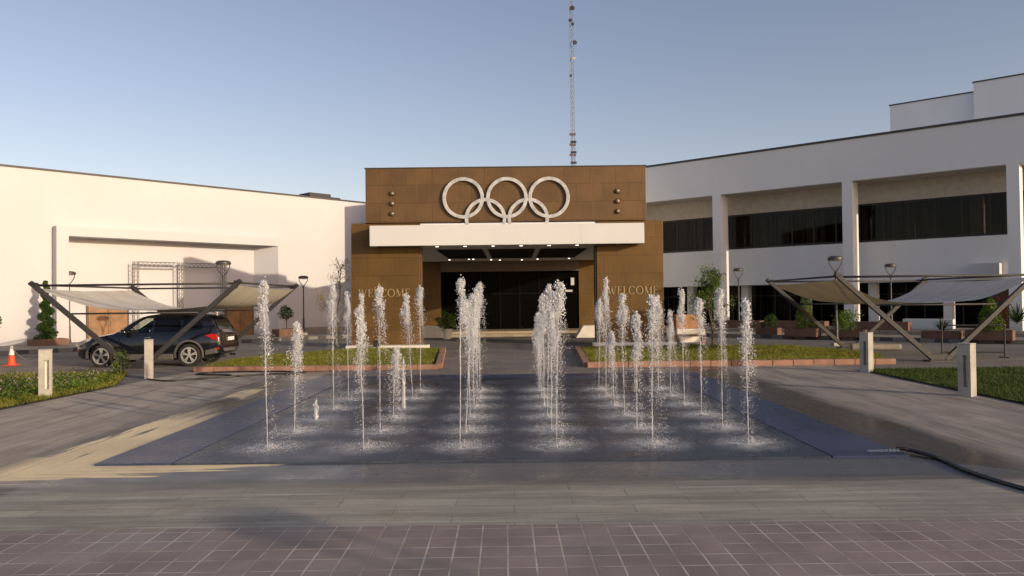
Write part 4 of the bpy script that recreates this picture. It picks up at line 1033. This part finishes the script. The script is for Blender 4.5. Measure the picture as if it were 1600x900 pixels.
bush('edge_shrub', 'green shrub just entering the view at the left edge above the verge', 'shrub', -15.35, 22.2, 0.03, M['leaf'], 'ball', 1.95, 0.42, 900, 0.055)
bush('yellow_shrub', 'small upright yellow green shrub beside the foot of the left sail posts', 'shrub', -11.0, 21.6, 0.03, M['leaf_bright'], 'loose', 0.72, 0.22, 420, 0.035)

def slim_tree(name, label, x, y, h, mat, nleaf, ls, seed, spread, nb, bark='bark'):
    rng = np.random.default_rng(seed)
    t = thing(name, label, 'tree', (x, y, 0.05))
    b = MB(); pts = [(rng.normal(0, 0.02) * k, rng.normal(0, 0.02) * k, h * k / 7) for k in range(8)]
    b.tube(pts, [0.045 * (1 - k / 8.5) + 0.006 for k in range(8)], 7)
    tips = []
    for i in range(nb):
        z = rng.uniform(0.22, 0.95) * h; a = rng.uniform(0, 2 * PI); L = spread * (1.15 - z / h) * rng.uniform(0.6, 1.2)
        j = min(6, int(z / h * 7)); p = Vector(pts[j]); p.z = z
        q = p + Vector((math.cos(a) * L * 0.6, math.sin(a) * L * 0.6, L * 0.45)); r_ = p + Vector((math.cos(a) * L, math.sin(a) * L, L * 0.95))
        b.tube([p, q, r_], [0.014, 0.009, 0.004], 5)
        for k in range(3):
            s = q.lerp(r_, rng.uniform(0, 1)); e = s + Vector(rng.normal(0, 0.16, 3)) + Vector((0, 0, 0.12)); b.tube([s, e], [0.005, 0.003], 4); tips += [s.lerp(e, w) for w in (0.3, 0.6, 1)]
        tips += [q.lerp(r_, w) for w in (0.0, 0.3, 0.6, 1)] + [p.lerp(q, 0.6)]
    b.build('trunk', M[bark], t, smooth='auto')
    T = np.array(tips); C = T[rng.integers(0, len(T), nleaf)] + rng.normal(0, 0.075, (nleaf, 3))
    v, f = leafquads(C, rng.uniform(0.7, 1.3, nleaf) * ls, rng); np_obj('crown', v, f, mat, t)
    return t
slim_tree('young_tree', 'young leafy green tree on the right lawn in front of the office columns', *at(1112, 32.6), 3.1, M['leaf_bright'], 2600, 0.045, 3, 1.0, 34)
slim_tree('sapling', 'slender nearly bare sapling with dry leaves left of the gateway', *at(528, 34.5), 4.0, M['leaf_dry'], 900, 0.03, 8, 1.15, 30, 'dry_twig')

# ------------------------------------------------------------------ lamps
def make_lamp(label, loc, k=1.0):
    t = thing('street_lamp', label, 'lamp', loc, 0, 'park lamps with hooped heads')
    H = 3.7 * k
    MB().box(-0.2, 0.2, -0.2, 0.2, 0, 0.14).build('base', M['concrete'], t, bevel=0.01)
    MB().lathe([(0.09, 0.14), (0.09, 0.3), (0.065, 0.36), (0.065, 1.0), (0.045, 1.05), (0.04, H - 0.78), (0.06, H - 0.76), (0.06, H - 0.66), (0.03, H - 0.64)], 14).build('pole', M['lampmetal'], t, smooth='auto')
    for s in (-1, 1):
        MB().tube([(0, 0, H - 0.66), (s * 0.14, 0, H - 0.5), (s * 0.26, 0, H - 0.3), (s * 0.27, 0, H - 0.12)], 0.022, 8).build('hoop_arm', M['lampmetal'], t, smooth=True)
    MB().lathe([(0.30, H - 0.17), (0.31, H - 0.13), (0.29, H - 0.06), (0.2, H - 0.01), (0.05, H)], 20).build('head', M['lampmetal'], t, smooth='auto')
    MB().lathe([(0.14, H - 0.21), (0.24, H - 0.19), (0.25, H - 0.173), (0.2, H - 0.172)], 18).build('lens', M['lampglass'], t, smooth='auto')
    return t
lamp = make_lamp('hooped park lamp by the spiral topiary, seen through the left sail posts', (*at(108, 37.9), 0.0))
lx = (*at(349, 32.6), 0); dup(lamp, lx, label='hooped park lamp rising behind the middle corner of the left shade sail', scale=(1.03, 1.03, 1.04))
dup(lamp, (*at(474, 44.6), 0.15), label='dark slender hooped lamp against the white wall left of the gateway', scale=(0.92, 0.92, 0.93))
dup(lamp, (*at(1306, 31.6), 0), label='hooped park lamp rising behind the inner corner of the right shade sail', scale=(1.0, 1.0, 1.0))
dup(lamp, (*at(1392, 39.5), 0.15), label='hooped park lamp showing above the gap between right sail panels', scale=(0.96, 0.96, 0.96))
dup(lamp, (*at(1154, 44.0), 0.15), label='hooped park lamp beside the office column nearest the gateway', scale=(0.95, 0.95, 0.97))
dup(lamp, (11.6, -4.0, 0), label='hooped park lamp behind the viewer casting the long shadow on the pink pavers', scale=(1.25, 1.25, 1.05))

# ------------------------------------------------------------------ shade sails
def shade_sail(label, xin, xout, xb, yn, yf, zt, prof):
    """xin inner edge, xout outer edge, xb base line; prof: (fraction from inner to outer edge, height)"""
    t = thing('shade_sail', label, 'shade sail', (xb, yn, 0), 0, 'steel framed shade sails')
    o = Vector((xb, yn, 0))
    for yy in (yn, yf):
        bs = Vector((xb, yy, 0.05)) - o
        for xx in (xin, xout):
            sgn = 1 if xx > xb else -1
            top = Vector((xx, yy, zt)) - o; foot = bs + Vector((sgn * 0.18, 0, 0))
            MB().bar(foot, top + (top - foot).normalized() * 0.12, 0.12, 0.14).build('post', M['steel'], t, bevel=0.012)
            MB().box(top.x - 0.1, top.x + 0.1, top.y - 0.1, top.y + 0.1, top.z + 0.0, top.z + 0.07).build('cleat', M['darksteel'], t)
        MB().box(-0.42, 0.42, bs.y - 0.22, bs.y + 0.22, -0.02, 0.05).build('base_plate', M['steel'], t, bevel=0.01)
        MB().box(-0.24, 0.24, bs.y - 0.05, bs.y + 0.05, 0.05, 0.22).build('foot_bracket', M['darksteel'], t, bevel=0.01)
        MB().tube([Vector((xin, yy + 0.09, zt - 0.02)) - o, Vector((xout, yy + 0.09, zt - 0.02)) - o], 0.035, 10).build('top_bar', M['steel'], t, smooth=True)
        zl = 1.74; f = (zl - 0.05) / (zt - 0.05)
        MB().tube([Vector((xb + (xin - xb) * f, yy + 0.1, zl)) - o, Vector((xb + (xout - xb) * f, yy + 0.1, zl)) - o], 0.028, 10).build('tie_bar', M['steel'], t, smooth=True)
    for xx in (xin, xout):
        MB().tube([Vector((xx, yn, zt + 0.0)) - o, Vector((xx, yf, zt + 0.0)) - o], 0.035, 10).build('side_bar', M['steel'], t, smooth=True)
    nu, nv = 40, 18
    fx = [p[0] for p in prof]; fz = [p[1] for p in prof]
    vs = []
    for j in range(nv + 1):
        w = j / nv
        for i in range(nu + 1):
            s = i / nu
            z = float(np.interp(s, fx, fz)) 
            xx = xin + (xout - xin) * s
            edge = math.sin(PI * w) * 0.0
            e = 0.30 * math.sin(PI * s) * (1 - 0.0)                         # concave front and rear hems
            yy = yn + 0.16 + e + (yf - yn - 0.32 - 2 * e) * w
            z += -0.05 * math.sin(PI * w) + 0.012 * math.sin(s * 9 + w * 6)
            vs.append((xx - xb, yy - yn, z))
    # soften the profile by averaging along s
    V = np.array(vs).reshape(nv + 1, nu + 1, 3)
    for _ in range(3): V[:, 1:-1, 2] = 0.25 * V[:, :-2, 2] + 0.5 * V[:, 1:-1, 2] + 0.25 * V[:, 2:, 2]
    n = nu + 1
    fs = [(j * n + i, j * n + i + 1, (j + 1) * n + i + 1, (j + 1) * n + i) for j in range(nv) for i in range(nu)]
    np_obj('canopy', V.reshape(-1, 3), fs, M['fabric'], t, smooth=True)
    return t
PROF_L = [(0, 2.56), (0.06, 2.25), (0.14, 1.93), (0.28, 1.86), (0.5, 1.83), (0.72, 1.88), (0.84, 2.12), (0.93, 2.35), (1, 2.56)]
shade_sail('grey steel shade sail with hanging cream fabric above the parked black car', -8.58, -15.0, -11.75, 24.05, 30.4, 2.66, PROF_L)
PROF_R = [(0, 2.53), (0.1, 2.25), (0.2, 1.98), (0.3, 1.82), (0.5, 1.80), (0.75, 1.86), (0.86, 2.1), (0.94, 2.35), (1, 2.56)]
shade_sail('grey steel shade sail with brown shaded panel at the right side drive', 9.98, 16.05, 13.05, 23.5, 29.8, 2.64, PROF_R)

# ------------------------------------------------------------------ bollards, cone, barrier, log, hoses
def bollard(label, x, y, rz):
    t = thing('bollard', label, 'bollard', (x, y, 0.0), rz, 'concrete bollards beside the plaza')
    w, d, H = 0.125, 0.11, 1.03
    b = MB(); b.box(-w, -0.02, -d, d, 0, H); b.box(0.07, w, -d, d, 0, H); b.box(-0.019, 0.069, -d + 0.001, d - 0.001, 0, 0.2); b.box(-0.019, 0.069, -d + 0.001, d - 0.001, 0.82, H - 0.001)
    b.build('post', M['concrete'], t)
    MB().box(-w - 0.006, w + 0.006, -d - 0.006, d + 0.006, H, H + 0.03).build('cap', M['concrete'], t, bevel=0.008)
    MB().box(-0.018, 0.068, -0.005, 0.025, 0.201, 0.819).build('diffuser', M['whitestone'], t)
    return t
bo = bollard('slotted concrete bollard on the flowery verge at the near left', *at(71, 16.7), R(27))
dup(bo, (*at(232, 20.9), 0.0), R(116), 'plain sided concrete bollard in front of the parked black car')
dup(bo, (*at(1352, 20.4), 0.0), R(-58), 'concrete bollard at the corner of the red right lawn kerb')
dup(bo, (*at(1508, 15.3), 0.0), R(-57), 'slotted concrete bollard with sunlit edges on the near right verge')
cn = thing('traffic_cone', 'orange traffic cone with white top band at the left edge', 'traffic cone', (*at(18, 25.8), 0.008))
MB().box(-0.19, 0.19, -0.19, 0.19, 0, 0.035).build('base', M['orange'], cn, bevel=0.01)
MB().lathe([(0.14, 0.036), (0.085, 0.36)], 20).build('lower_cone', M['orange'], cn, smooth='auto')
MB().lathe([(0.085, 0.36), (0.045, 0.6), (0.035, 0.64), (0.02, 0.65)], 20).build('white_band', M['white'], cn, smooth='auto')
bx, by = at(71, 16.7); cx_, cy_ = at(18, 25.8)
pts = [(cx_ + (bx - cx_) * f, cy_ + (by - cy_) * f, 0.62 + 0.4 * f - 0.28 * math.sin(PI * f)) for f in np.linspace(0, 1, 14)]
tag(MB().tube(pts, 0.014, 6).build('barrier_rope', M['rope'], smooth=True), 'pale sagging rope strung from the traffic cone to the near left bollard', 'rope')
br = thing('crowd_barrier', 'thin black tubular barrier beneath the white panel of the right sail', 'barrier', (0, 0, 0.0))
xa, ya = at(1470, 24.9); xb_, yb_ = at(1568, 24.6)
for i, (p, q) in enumerate([((xa, ya, 0.02), (xa, ya, 1.05)), ((xb_, yb_, 0.02), (xb_, yb_, 1.05))]): MB().tube([p, q], 0.024, 8).build('upright', M['darksteel'], br)
for z in (0.18, 1.05): MB().tube([(xa, ya, z), (xb_, yb_, z)], 0.022, 8).build('rail', M['darksteel'], br)
for x_, y_ in ((xa, ya), (xb_, yb_)): MB().box(x_ - 0.03, x_ + 0.03, y_ - 0.25, y_ + 0.25, 0.0, 0.03).build('foot', M['darksteel'], br)
lg = MB().tube([(-0.85, 0.0, 0.13), (-0.3, 0.01, 0.135), (0.4, 0.0, 0.125), (0.9, -0.02, 0.12)], [0.14, 0.145, 0.13, 0.125], 12).build('fallen_post', M['terrace'], smooth='auto')
lg.location = (*at(1366, 28.6), 0); lg.rotation_euler = (0, 0, R(-6)); tag(lg, 'pale round concrete post lying at the end of the right lawn', 'post')
def hose(pts, r, label, name='hose'):
    P = [Vector(p) for p in pts]; out = []
    for i in range(len(P) - 1):
        p0, p1, p2, p3 = P[max(i - 1, 0)], P[i], P[i + 1], P[min(i + 2, len(P) - 1)]
        for k in range(6):
            s = k / 6; out.append(0.5 * ((2 * p1) + (p2 - p0) * s + (2 * p0 - 5 * p1 + 4 * p2 - p3) * s * s + (3 * p1 - p0 - 3 * p2 + p3) * s ** 3))
    out.append(P[-1]); return tag(MB().tube(out, r, 8).build(name, M['hose'], smooth=True), label, 'hose')
z_ = 0.032
hose([(4.86, 9.80, 0.07), (4.95, 9.77, 0.07), (5.04, 9.72, 0.05), (5.16, 9.45, z_), (5.14, 9.1, z_), (5.10, 8.7, z_), (5.14, 8.1, z_), (5.26, 7.6, z_), (5.6, 6.8, z_), (6.3, 5.6, z_)], 0.024, 'thick black hose leaving the right front corner of the fountain')
hose([(-9.7, 20.4, z_), (-9.2, 20.0, z_), (-8.8, 19.9, z_), (-8.0, 20.6, z_), (-7.0, 21.3, z_), (-6.2, 21.6, z_), (-6.0, 22.1, z_), (-7.3, 22.3, z_), (-8.6, 22.2, z_), (-8.9, 21.6, z_), (-7.8, 21.3, z_)], 0.022, 'looped black cable on the paving near the left lawn kerb')
pb = MB()
rr = random.Random(3)
for i in range(8): x_ = 4.42 + i * 0.05; y0_, y1_ = 9.60 + rr.uniform(-0.01, 0.01), 9.66 + rr.uniform(-0.01, 0.02); pb.quad((x_, y0_, 0.07), (x_ + 0.05, y0_, 0.072), (x_ + 0.05, y1_, 0.08 + rr.uniform(0, 0.02)), (x_, y1_, 0.08))
tag(pb.build('plastic_strip', M['plastic']), 'crumpled clear plastic strip at the hose end on the fountain corner', 'plastic')

# ------------------------------------------------------------------ mast
ma = thing('radio_mast', 'very thin lattice radio mast with small dishes behind the gateway', 'mast', (*at(898, 62), 0))
def lattice(b, z0, z1, w, mi=0):
    c = [(w * math.cos(a), w * math.sin(a)) for a in (R(90), R(210), R(330))]
    for q in c: b.tube([(q[0], q[1], z0), (q[0], q[1], z1)], 0.024, 5, mi)
    n = int((z1 - z0) / 0.45)
    for i in range(n):
        for k in range(3): b.tube([(*c[k], z0 + (z1 - z0) * i / n), (*c[(k + 1) % 3], z0 + (z1 - z0) * (i + 1) / n)], 0.010, 4, mi)
b = MB(); lattice(b, 0, 13.2, 0.16); b.build('lower_section', M['mastwhite'], ma)
b = MB(); lattice(b, 15.0, 30, 0.16); b.build('upper_section', M['mastwhite'], ma)
b = MB(); lattice(b, 13.2, 15.0, 0.17); b.build('red_section', M['mastred'], ma)
def dish(z, dx, r, mat):
    MB().lathe([(r * 0.25, 0.10), (r * 0.6, 0.05), (r * 0.78, -0.05), (r * 0.72, -0.08)], 14, (dx, -0.28, z), 'y').build('dish', mat, ma, smooth='auto')
for z, dx, r, mt in ((25.6, 0.05, 0.26, 'darksteel'), (24.6, -0.12, 0.2, 'darksteel'), (24.3, 0.06, 0.18, 'steel'), (22.8, 0.22, 0.24, 'steel'), (21.5, 0.14, 0.2, 'concrete'), (20.1, -0.14, 0.14, 'steel')): dish(z, dx, r, M[mt])
for k in range(6):
    z = 13.0 + k * 0.42 + (0.2 if k % 2 else 0); MB().box(-0.30 if k % 2 else -0.22, 0.22 if k % 2 else 0.26, -0.3, -0.17, z, z + 0.16).build('antenna_box', M['mastred'] if k % 2 else M['darksteel'], ma)

# ------------------------------------------------------------------ the parked car (front towards -x)
def interp(tab, x): return float(np.interp(x, [a for a, _ in tab], [c for _, c in tab]))
TOP = [(0, 0.66), (0.03, 0.76), (0.1, 0.84), (0.25, 0.91), (0.6, 0.99), (1.0, 1.06), (1.3, 1.12), (1.5, 1.24), (1.8, 1.44), (2.05, 1.58), (2.25, 1.655), (2.6, 1.70), (3.0, 1.71), (3.5, 1.695), (4.0, 1.655), (4.25, 1.62), (4.36, 1.585), (4.5, 1.36), (4.62, 1.14), (4.68, 1.02), (4.73, 0.86), (4.75, 0.70)]
BELT = [(0, 0.60), (0.1, 0.72), (0.3, 0.80), (0.7, 0.88), (1.3, 0.98), (2.5, 1.03), (4.2, 1.08), (4.62, 1.04), (4.70, 0.90), (4.75, 0.68)]
HALF = [(0, 0.62), (0.06, 0.72), (0.2, 0.84), (0.45, 0.92), (0.9, 0.955), (2.4, 0.965), (3.9, 0.955), (4.4, 0.91), (4.65, 0.84), (4.75, 0.74)]
BOT = [(0, 0.42), (0.05, 0.30), (0.3, 0.24), (0.9, 0.22), (3.9, 0.22), (4.4, 0.28), (4.7, 0.40), (4.75, 0.46)]
def section(x):
    w, t, bl, bo = interp(HALF, x), interp(TOP, x), interp(BELT, x), interp(BOT, x)
    bl = min(bl, t - 0.04)
    g = max(0.0, min(1.0, (t - bl - 0.10) / 0.5))
    wt = w * (0.93 - 0.19 * g)
    pts = [(0, bo), (w * 0.80, bo), (w * 0.945, bo + 0.06), (w * 0.985, bo + 0.20), (w, bo + (bl - bo) * 0.55), (w * 0.985, bl - 0.06), (w * 0.955, bl)]
    for f in (0.3, 0.6, 0.85): pts.append((w * 0.955 + (wt - w * 0.955) * f, bl + (t - 0.03 - bl) * f * 0.97))
    pts += [(wt * 0.95, t - 0.045), (wt * 0.82, t - 0.015), (wt * 0.4, t + 0.0), (0, t + 0.006)]
    return pts
xs = sorted(set([a for a, _ in TOP] + [0.4, 0.8, 1.15, 1.65, 1.95, 2.8, 3.25, 3.75, 4.15, 4.43, 4.56] + [a for a, _ in HALF]))
car = thing('parked_car', 'black SUV with silver wheels parked under the left shade sail', 'car', (-14.12, 25.55, 0.0), R(0.5))
mb = MB(); rows = []
for x in xs:
    s = section(x); full = [(x, -y, z) for y, z in s] + [(x, y, z) for y, z in s[-2:0:-1]]
    rows.append(full)
k = len(rows[0])
mb.v = [p for r_ in rows for p in r_]
mb.f = [(i * k + j, i * k + (j + 1) % k, (i + 1) * k + (j + 1) % k, (i + 1) * k + j) for i in range(len(rows) - 1) for j in range(k)]
mb.f += [tuple(range(k)), tuple((len(rows) - 1) * k + j for j in range(k))]; mb.mi = [0] * len(mb.f)
body = mb.build('body', M['paint'], None, smooth=True)
AX = (0.93, 3.74); RW = 0.365
# cut wheel wells and the front side windows through the cabin
WIN_F = [(1.62, 1.085), (2.52, 1.10), (2.52, 1.58), (2.30, 1.565), (2.08, 1.46), (1.85, 1.28)]
cutters = []
def add_cut(mb_):
    c_ = mb_.build('cutter', M['black'], None); cutters.append(c_)
    m_ = body.modifiers.new('cut', 'BOOLEAN'); m_.operation = 'DIFFERENCE'; m_.object = c_; m_.solver = 'EXACT'
for ax in AX:
    for sd_ in (-1, 1): add_cut(MB().lathe([(0.425, -0.20), (0.425, 0.20)], 28, (ax, sd_ * 0.90, RW + 0.015), 'y'))
add_cut(MB().prism([(1.50, 1.05), (4.15, 1.08), (4.08, 1.50), (2.6, 1.61), (2.17, 1.57)], -0.69, 0.69, 'y'))
for sd_ in (-1, 1): add_cut(MB().prism(WIN_F, sd_ * 0.62, sd_ * 1.2, 'y'))
add_cut(MB().prism([(1.34, 1.235), (1.99, 1.62), (2.21, 1.53), (1.62, 1.07), (1.40, 1.145)], -0.61, 0.61, 'y'))
dg = bpy.context.evaluated_depsgraph_get(); dg.update()
me = bpy.data.meshes.new_from_object(body.evaluated_get(dg)); old = body.data
body.modifiers.clear(); body.data = me
for _m in list(me.materials)[1:]: me.materials.pop()
me.polygons.foreach_set('material_index', [0] * len(me.polygons))
me.polygons.foreach_set('use_smooth', [True] * len(me.polygons)); me.set_sharp_from_angle(angle=R(32))
for c_ in cutters: bpy.data.objects.remove(c_)
bpy.data.meshes.remove(old)
body.parent = car
def surf_y(x, z, off=0.006):
    s = section(x)[6:11]
    return float(np.interp(z, [p[1] for p in s], [p[0] for p in s])) + off
def side_panel(name, poly, mat, off=0.006, parent=None, n=14):
    """a window following the curved cabin side; poly in (x,z)"""
    out = None
    for sg in (-1, 1):
        b = MB(); xs_ = np.linspace(min(p[0] for p in poly), max(p[0] for p in poly), n)
        up = [p for p in poly]
        def zr(x):
            zz = []
            for i in range(len(poly)):
                (xa_, za), (xb2, zb) = poly[i], poly[(i + 1) % len(poly)]
                if (xa_ - x) * (xb2 - x) <= 0 and abs(xb2 - xa_) > 1e-9: zz.append(za + (zb - za) * (x - xa_) / (xb2 - xa_))
            return (min(zz), max(zz)) if zz else (0, 0)
        g = []
        for x in xs_:
            x = float(np.clip(x, xs_[0] + 1e-4, xs_[-1] - 1e-4)); lo, hi = zr(x)
            g.append([(x, sg * surf_y(x, lo + (hi - lo) * j / 4, off), lo + (hi - lo) * j / 4) for j in range(5)])
        b.v = [p for c in g for p in c]
        b.f = [(i * 5 + j, (i + 1) * 5 + j, (i + 1) * 5 + j + 1, i * 5 + j + 1) for i in range(n - 1) for j in range(4)]; b.mi = [0] * len(b.f)
        out = b.build(name, mat, parent or car, smooth=True)
    return out
side_panel('front_window', WIN_F, M['carglass_clear'], 0.004)
side_panel('rear_door_window', [(2.60, 1.105), (3.45, 1.13), (3.40, 1.57), (2.60, 1.585)], M['carglass'])
side_panel('quarter_window', [(3.52, 1.135), (4.14, 1.20), (4.08, 1.46), (3.52, 1.55)], M['carglass'])
# windscreen and rear glass follow the top line
def top_panel(name, x0, x1, wf, mat, off):
    b = MB(); n = 8
    for i in range(n + 1):
        x = x0 + (x1 - x0) * i / n; w, t = interp(HALF, x), interp(TOP, x); hw = wf(i / n)
        for j in range(9): y_ = (j / 4 - 1) * hw; b.v.append((x + off[0], y_, t + off[1] - 0.03 * (abs(y_) / 0.8) ** 3))
    b.f = [(i * 9 + j, i * 9 + j + 1, (i + 1) * 9 + j + 1, (i + 1) * 9 + j) for i in range(n) for j in range(8)]; b.mi = [0] * len(b.f)
    return b.build(name, mat, car, smooth=True)
top_panel('windscreen', 1.38, 2.12, lambda s: 0.72 - 0.12 * s, M['carglass_clear'], (-0.008, 0.012))
top_panel('rear_window', 4.385, 4.60, lambda s: 0.58 + 0.1 * s, M['carglass'], (0.012, 0.008))
for ax in AX:
    for sg in (-1, 1):
        c = (ax, sg * 0.845, RW)
        w = MB().lathe([(0.258, -0.11), (0.34, -0.115), (RW, -0.085), (RW, 0.085), (0.34, 0.115), (0.258, 0.11)], 32, c, 'y', cap=False)
        ty = w.build('wheel', M['tyre'], car, smooth='auto')
        rim = MB(); fy = sg * 0.10
        rim.lathe([(0.228, -0.112), (0.262, -0.112), (0.262, 0.112), (0.228, 0.112)], 32, c, 'y', cap=False)
        for s5 in range(5):
            a = 2 * PI * s5 / 5 + 0.3
            for da in (-0.13, 0.13):
                p = Vector((c[0] + 0.05 * math.cos(a), c[1] + fy, c[2] + 0.05 * math.sin(a))); q = Vector((c[0] + 0.236 * math.cos(a + da), c[1] + fy * 0.92, c[2] + 0.236 * math.sin(a + da)))
                rim.bar(p, q, 0.05, 0.03)
        rim.lathe([(0.03, -0.012), (0.07, -0.012), (0.06, 0.02), (0.02, 0.025)] if sg > 0 else [(0.02, -0.025), (0.06, -0.02), (0.07, 0.012), (0.03, 0.012)], 16, (c[0], c[1] + fy, c[2]), 'y')
        rim.build('rim', M['alloy'], ty, smooth='auto')
        MB().lathe([(0.001, -0.01), (0.226, -0.01), (0.226, 0.01), (0.001, 0.01)], 24, (c[0], c[1] + sg * 0.02, c[2]), 'y').build('brake_disc', M['darksteel'], ty)
        # arch moulding
        am = MB(); n = 18; a0, a1 = R(-12), R(192)
        for i in range(n + 1):
            a = a0 + (a1 - a0) * i / n
            for rr_ in (0.425, 0.485): am.v.append((c[0] + rr_ * math.cos(a), sg * (0.975 if rr_ < 0.45 else 0.957 + 0.008), c[2] + 0.015 + rr_ * math.sin(a)))
            am.v.append((c[0] + 0.425 * math.cos(a), sg * 0.80, c[2] + 0.015 + 0.425 * math.sin(a)))
        am.f = []
        for i in range(n):
            b0, b1 = i * 3, (i + 1) * 3
            am.f += [(b0, b0 + 1, b1 + 1, b1), (b0, b1, b1 + 2, b0 + 2)]
        am.mi = [0] * len(am.f); am.build('arch_moulding', M['cladding'], car, smooth='auto')
for sg in (-1, 1):
    b = MB(); b.prism([(1.42, 0.235), (3.25, 0.235), (3.22, 0.42), (1.44, 0.42)], sg * 0.93, sg * 0.983); b.build('sill_cladding', M['cladding'], car, bevel=0.02)
    b = MB(); y0, y1 = sg * 0.72, sg * 0.965
    b.prism([(4.24, 0.36), (4.62, 0.42), (4.60, 0.60), (4.24, 0.52)], sg * 0.80, sg * 0.945); b.build('bumper_corner', M['cladding'], car, bevel=0.03)
    # lamps
    tl = MB()
    P_ = [(4.20, 1.00), (4.42, 1.05), (4.60, 1.03), (4.66, 0.95), (4.60, 0.84), (4.46, 0.86), (4.30, 0.95)]
    tl.prism(P_, sg * 0.70, sg * 0.925); tl.build('tail_light', M['tail'], car, smooth='auto', bevel=0.025)
    MB().prism([(4.52, 0.53), (4.66, 0.54), (4.66, 0.60), (4.52, 0.59)], sg * 0.6, sg * 0.93).build('rear_reflector', M['tail'], car, bevel=0.01)
    hl = MB(); hl.prism([(0.05, 0.70), (0.18, 0.67), (0.52, 0.84), (0.60, 0.93), (0.36, 0.89), (0.14, 0.82)], sg * 0.55, sg * 0.885); hl.build('headlight', M['headlamp'], car, bevel=0.03, smooth='auto')
    mr = MB(); mr.lathe([(0.02, -0.12), (0.09, -0.10), (0.10, 0.0), (0.09, 0.08), (0.03, 0.11)], 14, (1.72, sg * 1.05, 1.13), 'y'); mo = mr.build('wing_mirror', M['paint'], car, smooth=True)
    MB().bar((1.72, sg * 0.90, 1.09), (1.72, sg * 1.0, 1.12), 0.04).build('mirror_arm', M['paint'], mo)
    MB().tube([(2.05, sg * 0.60, 1.70), (2.25, sg * 0.60, 1.755), (3.9, sg * 0.60, 1.755), (4.12, sg * 0.60, 1.68)], 0.018, 8).build('roof_rail', M['chrome'], car, smooth=True)
    for hx in (2.42, 3.35): MB().bar((hx - 0.10, sg * 0.975, 0.94), (hx + 0.10, sg * 0.975, 0.95), 0.03, 0.035).build('door_handle', M['chrome'], car, bevel=0.008)
    g = MB()
    for sx0, sz0, sx1, sz1 in ((1.50, 0.45, 1.52, 0.98), (2.555, 0.43, 2.555, 1.03), (3.42, 0.80, 3.46, 1.06)):
        g.bar((sx0, sg * 0.9665, sz0), (sx1, sg * 0.957, sz1), 0.012, 0.004)
    g.build('door_seam', M['black'], car)
MB().box(4.735, 4.765, -0.26, 0.26, 0.80, 0.92).build('number_plate', M['plate'], car, bevel=0.005)
MB().box(4.735, 4.758, -0.42, 0.42, 0.945, 0.985).build('tailgate_trim', M['chrome'], car, bevel=0.008)
b = MB(); b.prism([(4.20, 1.60), (4.50, 1.60), (4.47, 1.635), (4.2, 1.655)], -0.55, 0.55); b.build('spoiler', M['paint'], car, bevel=0.01)
for sg in (-1, 1): MB().tube([(4.55, sg * 0.45, 0.30), (4.74, sg * 0.45, 0.30)], 0.035, 12).build('exhaust_pipe', M['chrome'], car, smooth='auto')
b = MB(); n = 20
b.tube([(1.95 + 0.10 * math.cos(2 * PI * i / n) * 0.5, 0.35 + 0.19 * math.sin(2 * PI * i / n), 1.13 + 0.17 * math.cos(2 * PI * i / n)) for i in range(n + 1)], 0.014, 6); b.build('steering_wheel', M['black'], car, smooth=True)
MB().box(0.02, 0.05, -0.42, 0.42, 0.55, 0.66).build('grille', M['darksteel'], car, bevel=0.01)

# ------------------------------------------------------------------ sky, sun, camera
SUN_AZ = math.atan2(0.78, -0.62); SUN_EL = R(12.0)
w = bpy.data.worlds.new('World'); scene.world = w; w.use_nodes = True
wn = w.node_tree; bg = wn.nodes.get('Background') or wn.nodes.new('ShaderNodeBackground')
sky = wn.nodes.new('ShaderNodeTexSky'); sky.sky_type = 'NISHITA'; sky.sun_disc = False
sky.sun_elevation = SUN_EL; sky.sun_rotation = SUN_AZ; sky.altitude = 1200; sky.air_density = 1.0; sky.dust_density = 3.0; sky.ozone_density = 0.0
sky_tint = wn.nodes.new('ShaderNodeMix'); sky_tint.data_type = 'RGBA'; sky_tint.blend_type = 'MULTIPLY'; sky_tint.inputs[0].default_value = 1.0
wn.links.new(sky.outputs[0], sky_tint.inputs[6]); sky_tint.inputs[7].default_value = (1.14, 1.0, 1.06, 1)   # multiplier that tints and brightens the sky colour
wn.links.new(sky_tint.outputs[2], bg.inputs[0]); bg.inputs[1].default_value = 0.15
sl = bpy.data.lights.new('sun', 'SUN'); sl.energy = 4.0; sl.angle = R(0.6); sl.color = (1.0, 0.81, 0.57)
so = bpy.data.objects.new('sun', sl); COL.objects.link(so)
sd = Vector((math.sin(SUN_AZ) * math.cos(SUN_EL), math.cos(SUN_AZ) * math.cos(SUN_EL), math.sin(SUN_EL)))
so.rotation_euler = sd.to_track_quat('Z', 'Y').to_euler(); so.location = (20, -20, 30)
cd = bpy.data.cameras.new('camera'); cam = bpy.data.objects.new('camera', cd); COL.objects.link(cam)
cd.sensor_width = 36; cd.lens = 27.0; cd.clip_end = 5000; cd.clip_start = 0.1
fwd = Vector((0, math.cos(R(0.95)), math.sin(R(0.95)))); roll = 0.011
rt = Vector((1, 0, 0)); up = rt.cross(fwd)
rt2 = rt * math.cos(roll) - up * math.sin(roll); up2 = rt * math.sin(roll) + up * math.cos(roll)
Mx = Matrix((rt2, up2, -fwd)).transposed().to_4x4(); Mx.translation = (0, 0, 2.0)
cam.matrix_world = Mx
scene.camera = cam
scene.view_settings.view_transform = 'Standard'; scene.view_settings.look = 'None'; scene.view_settings.exposure = 0
scene.render.engine = 'CYCLES'
scene.cycles.max_bounces = 10; scene.cycles.transparent_max_bounces = 24; scene.cycles.use_denoising = True
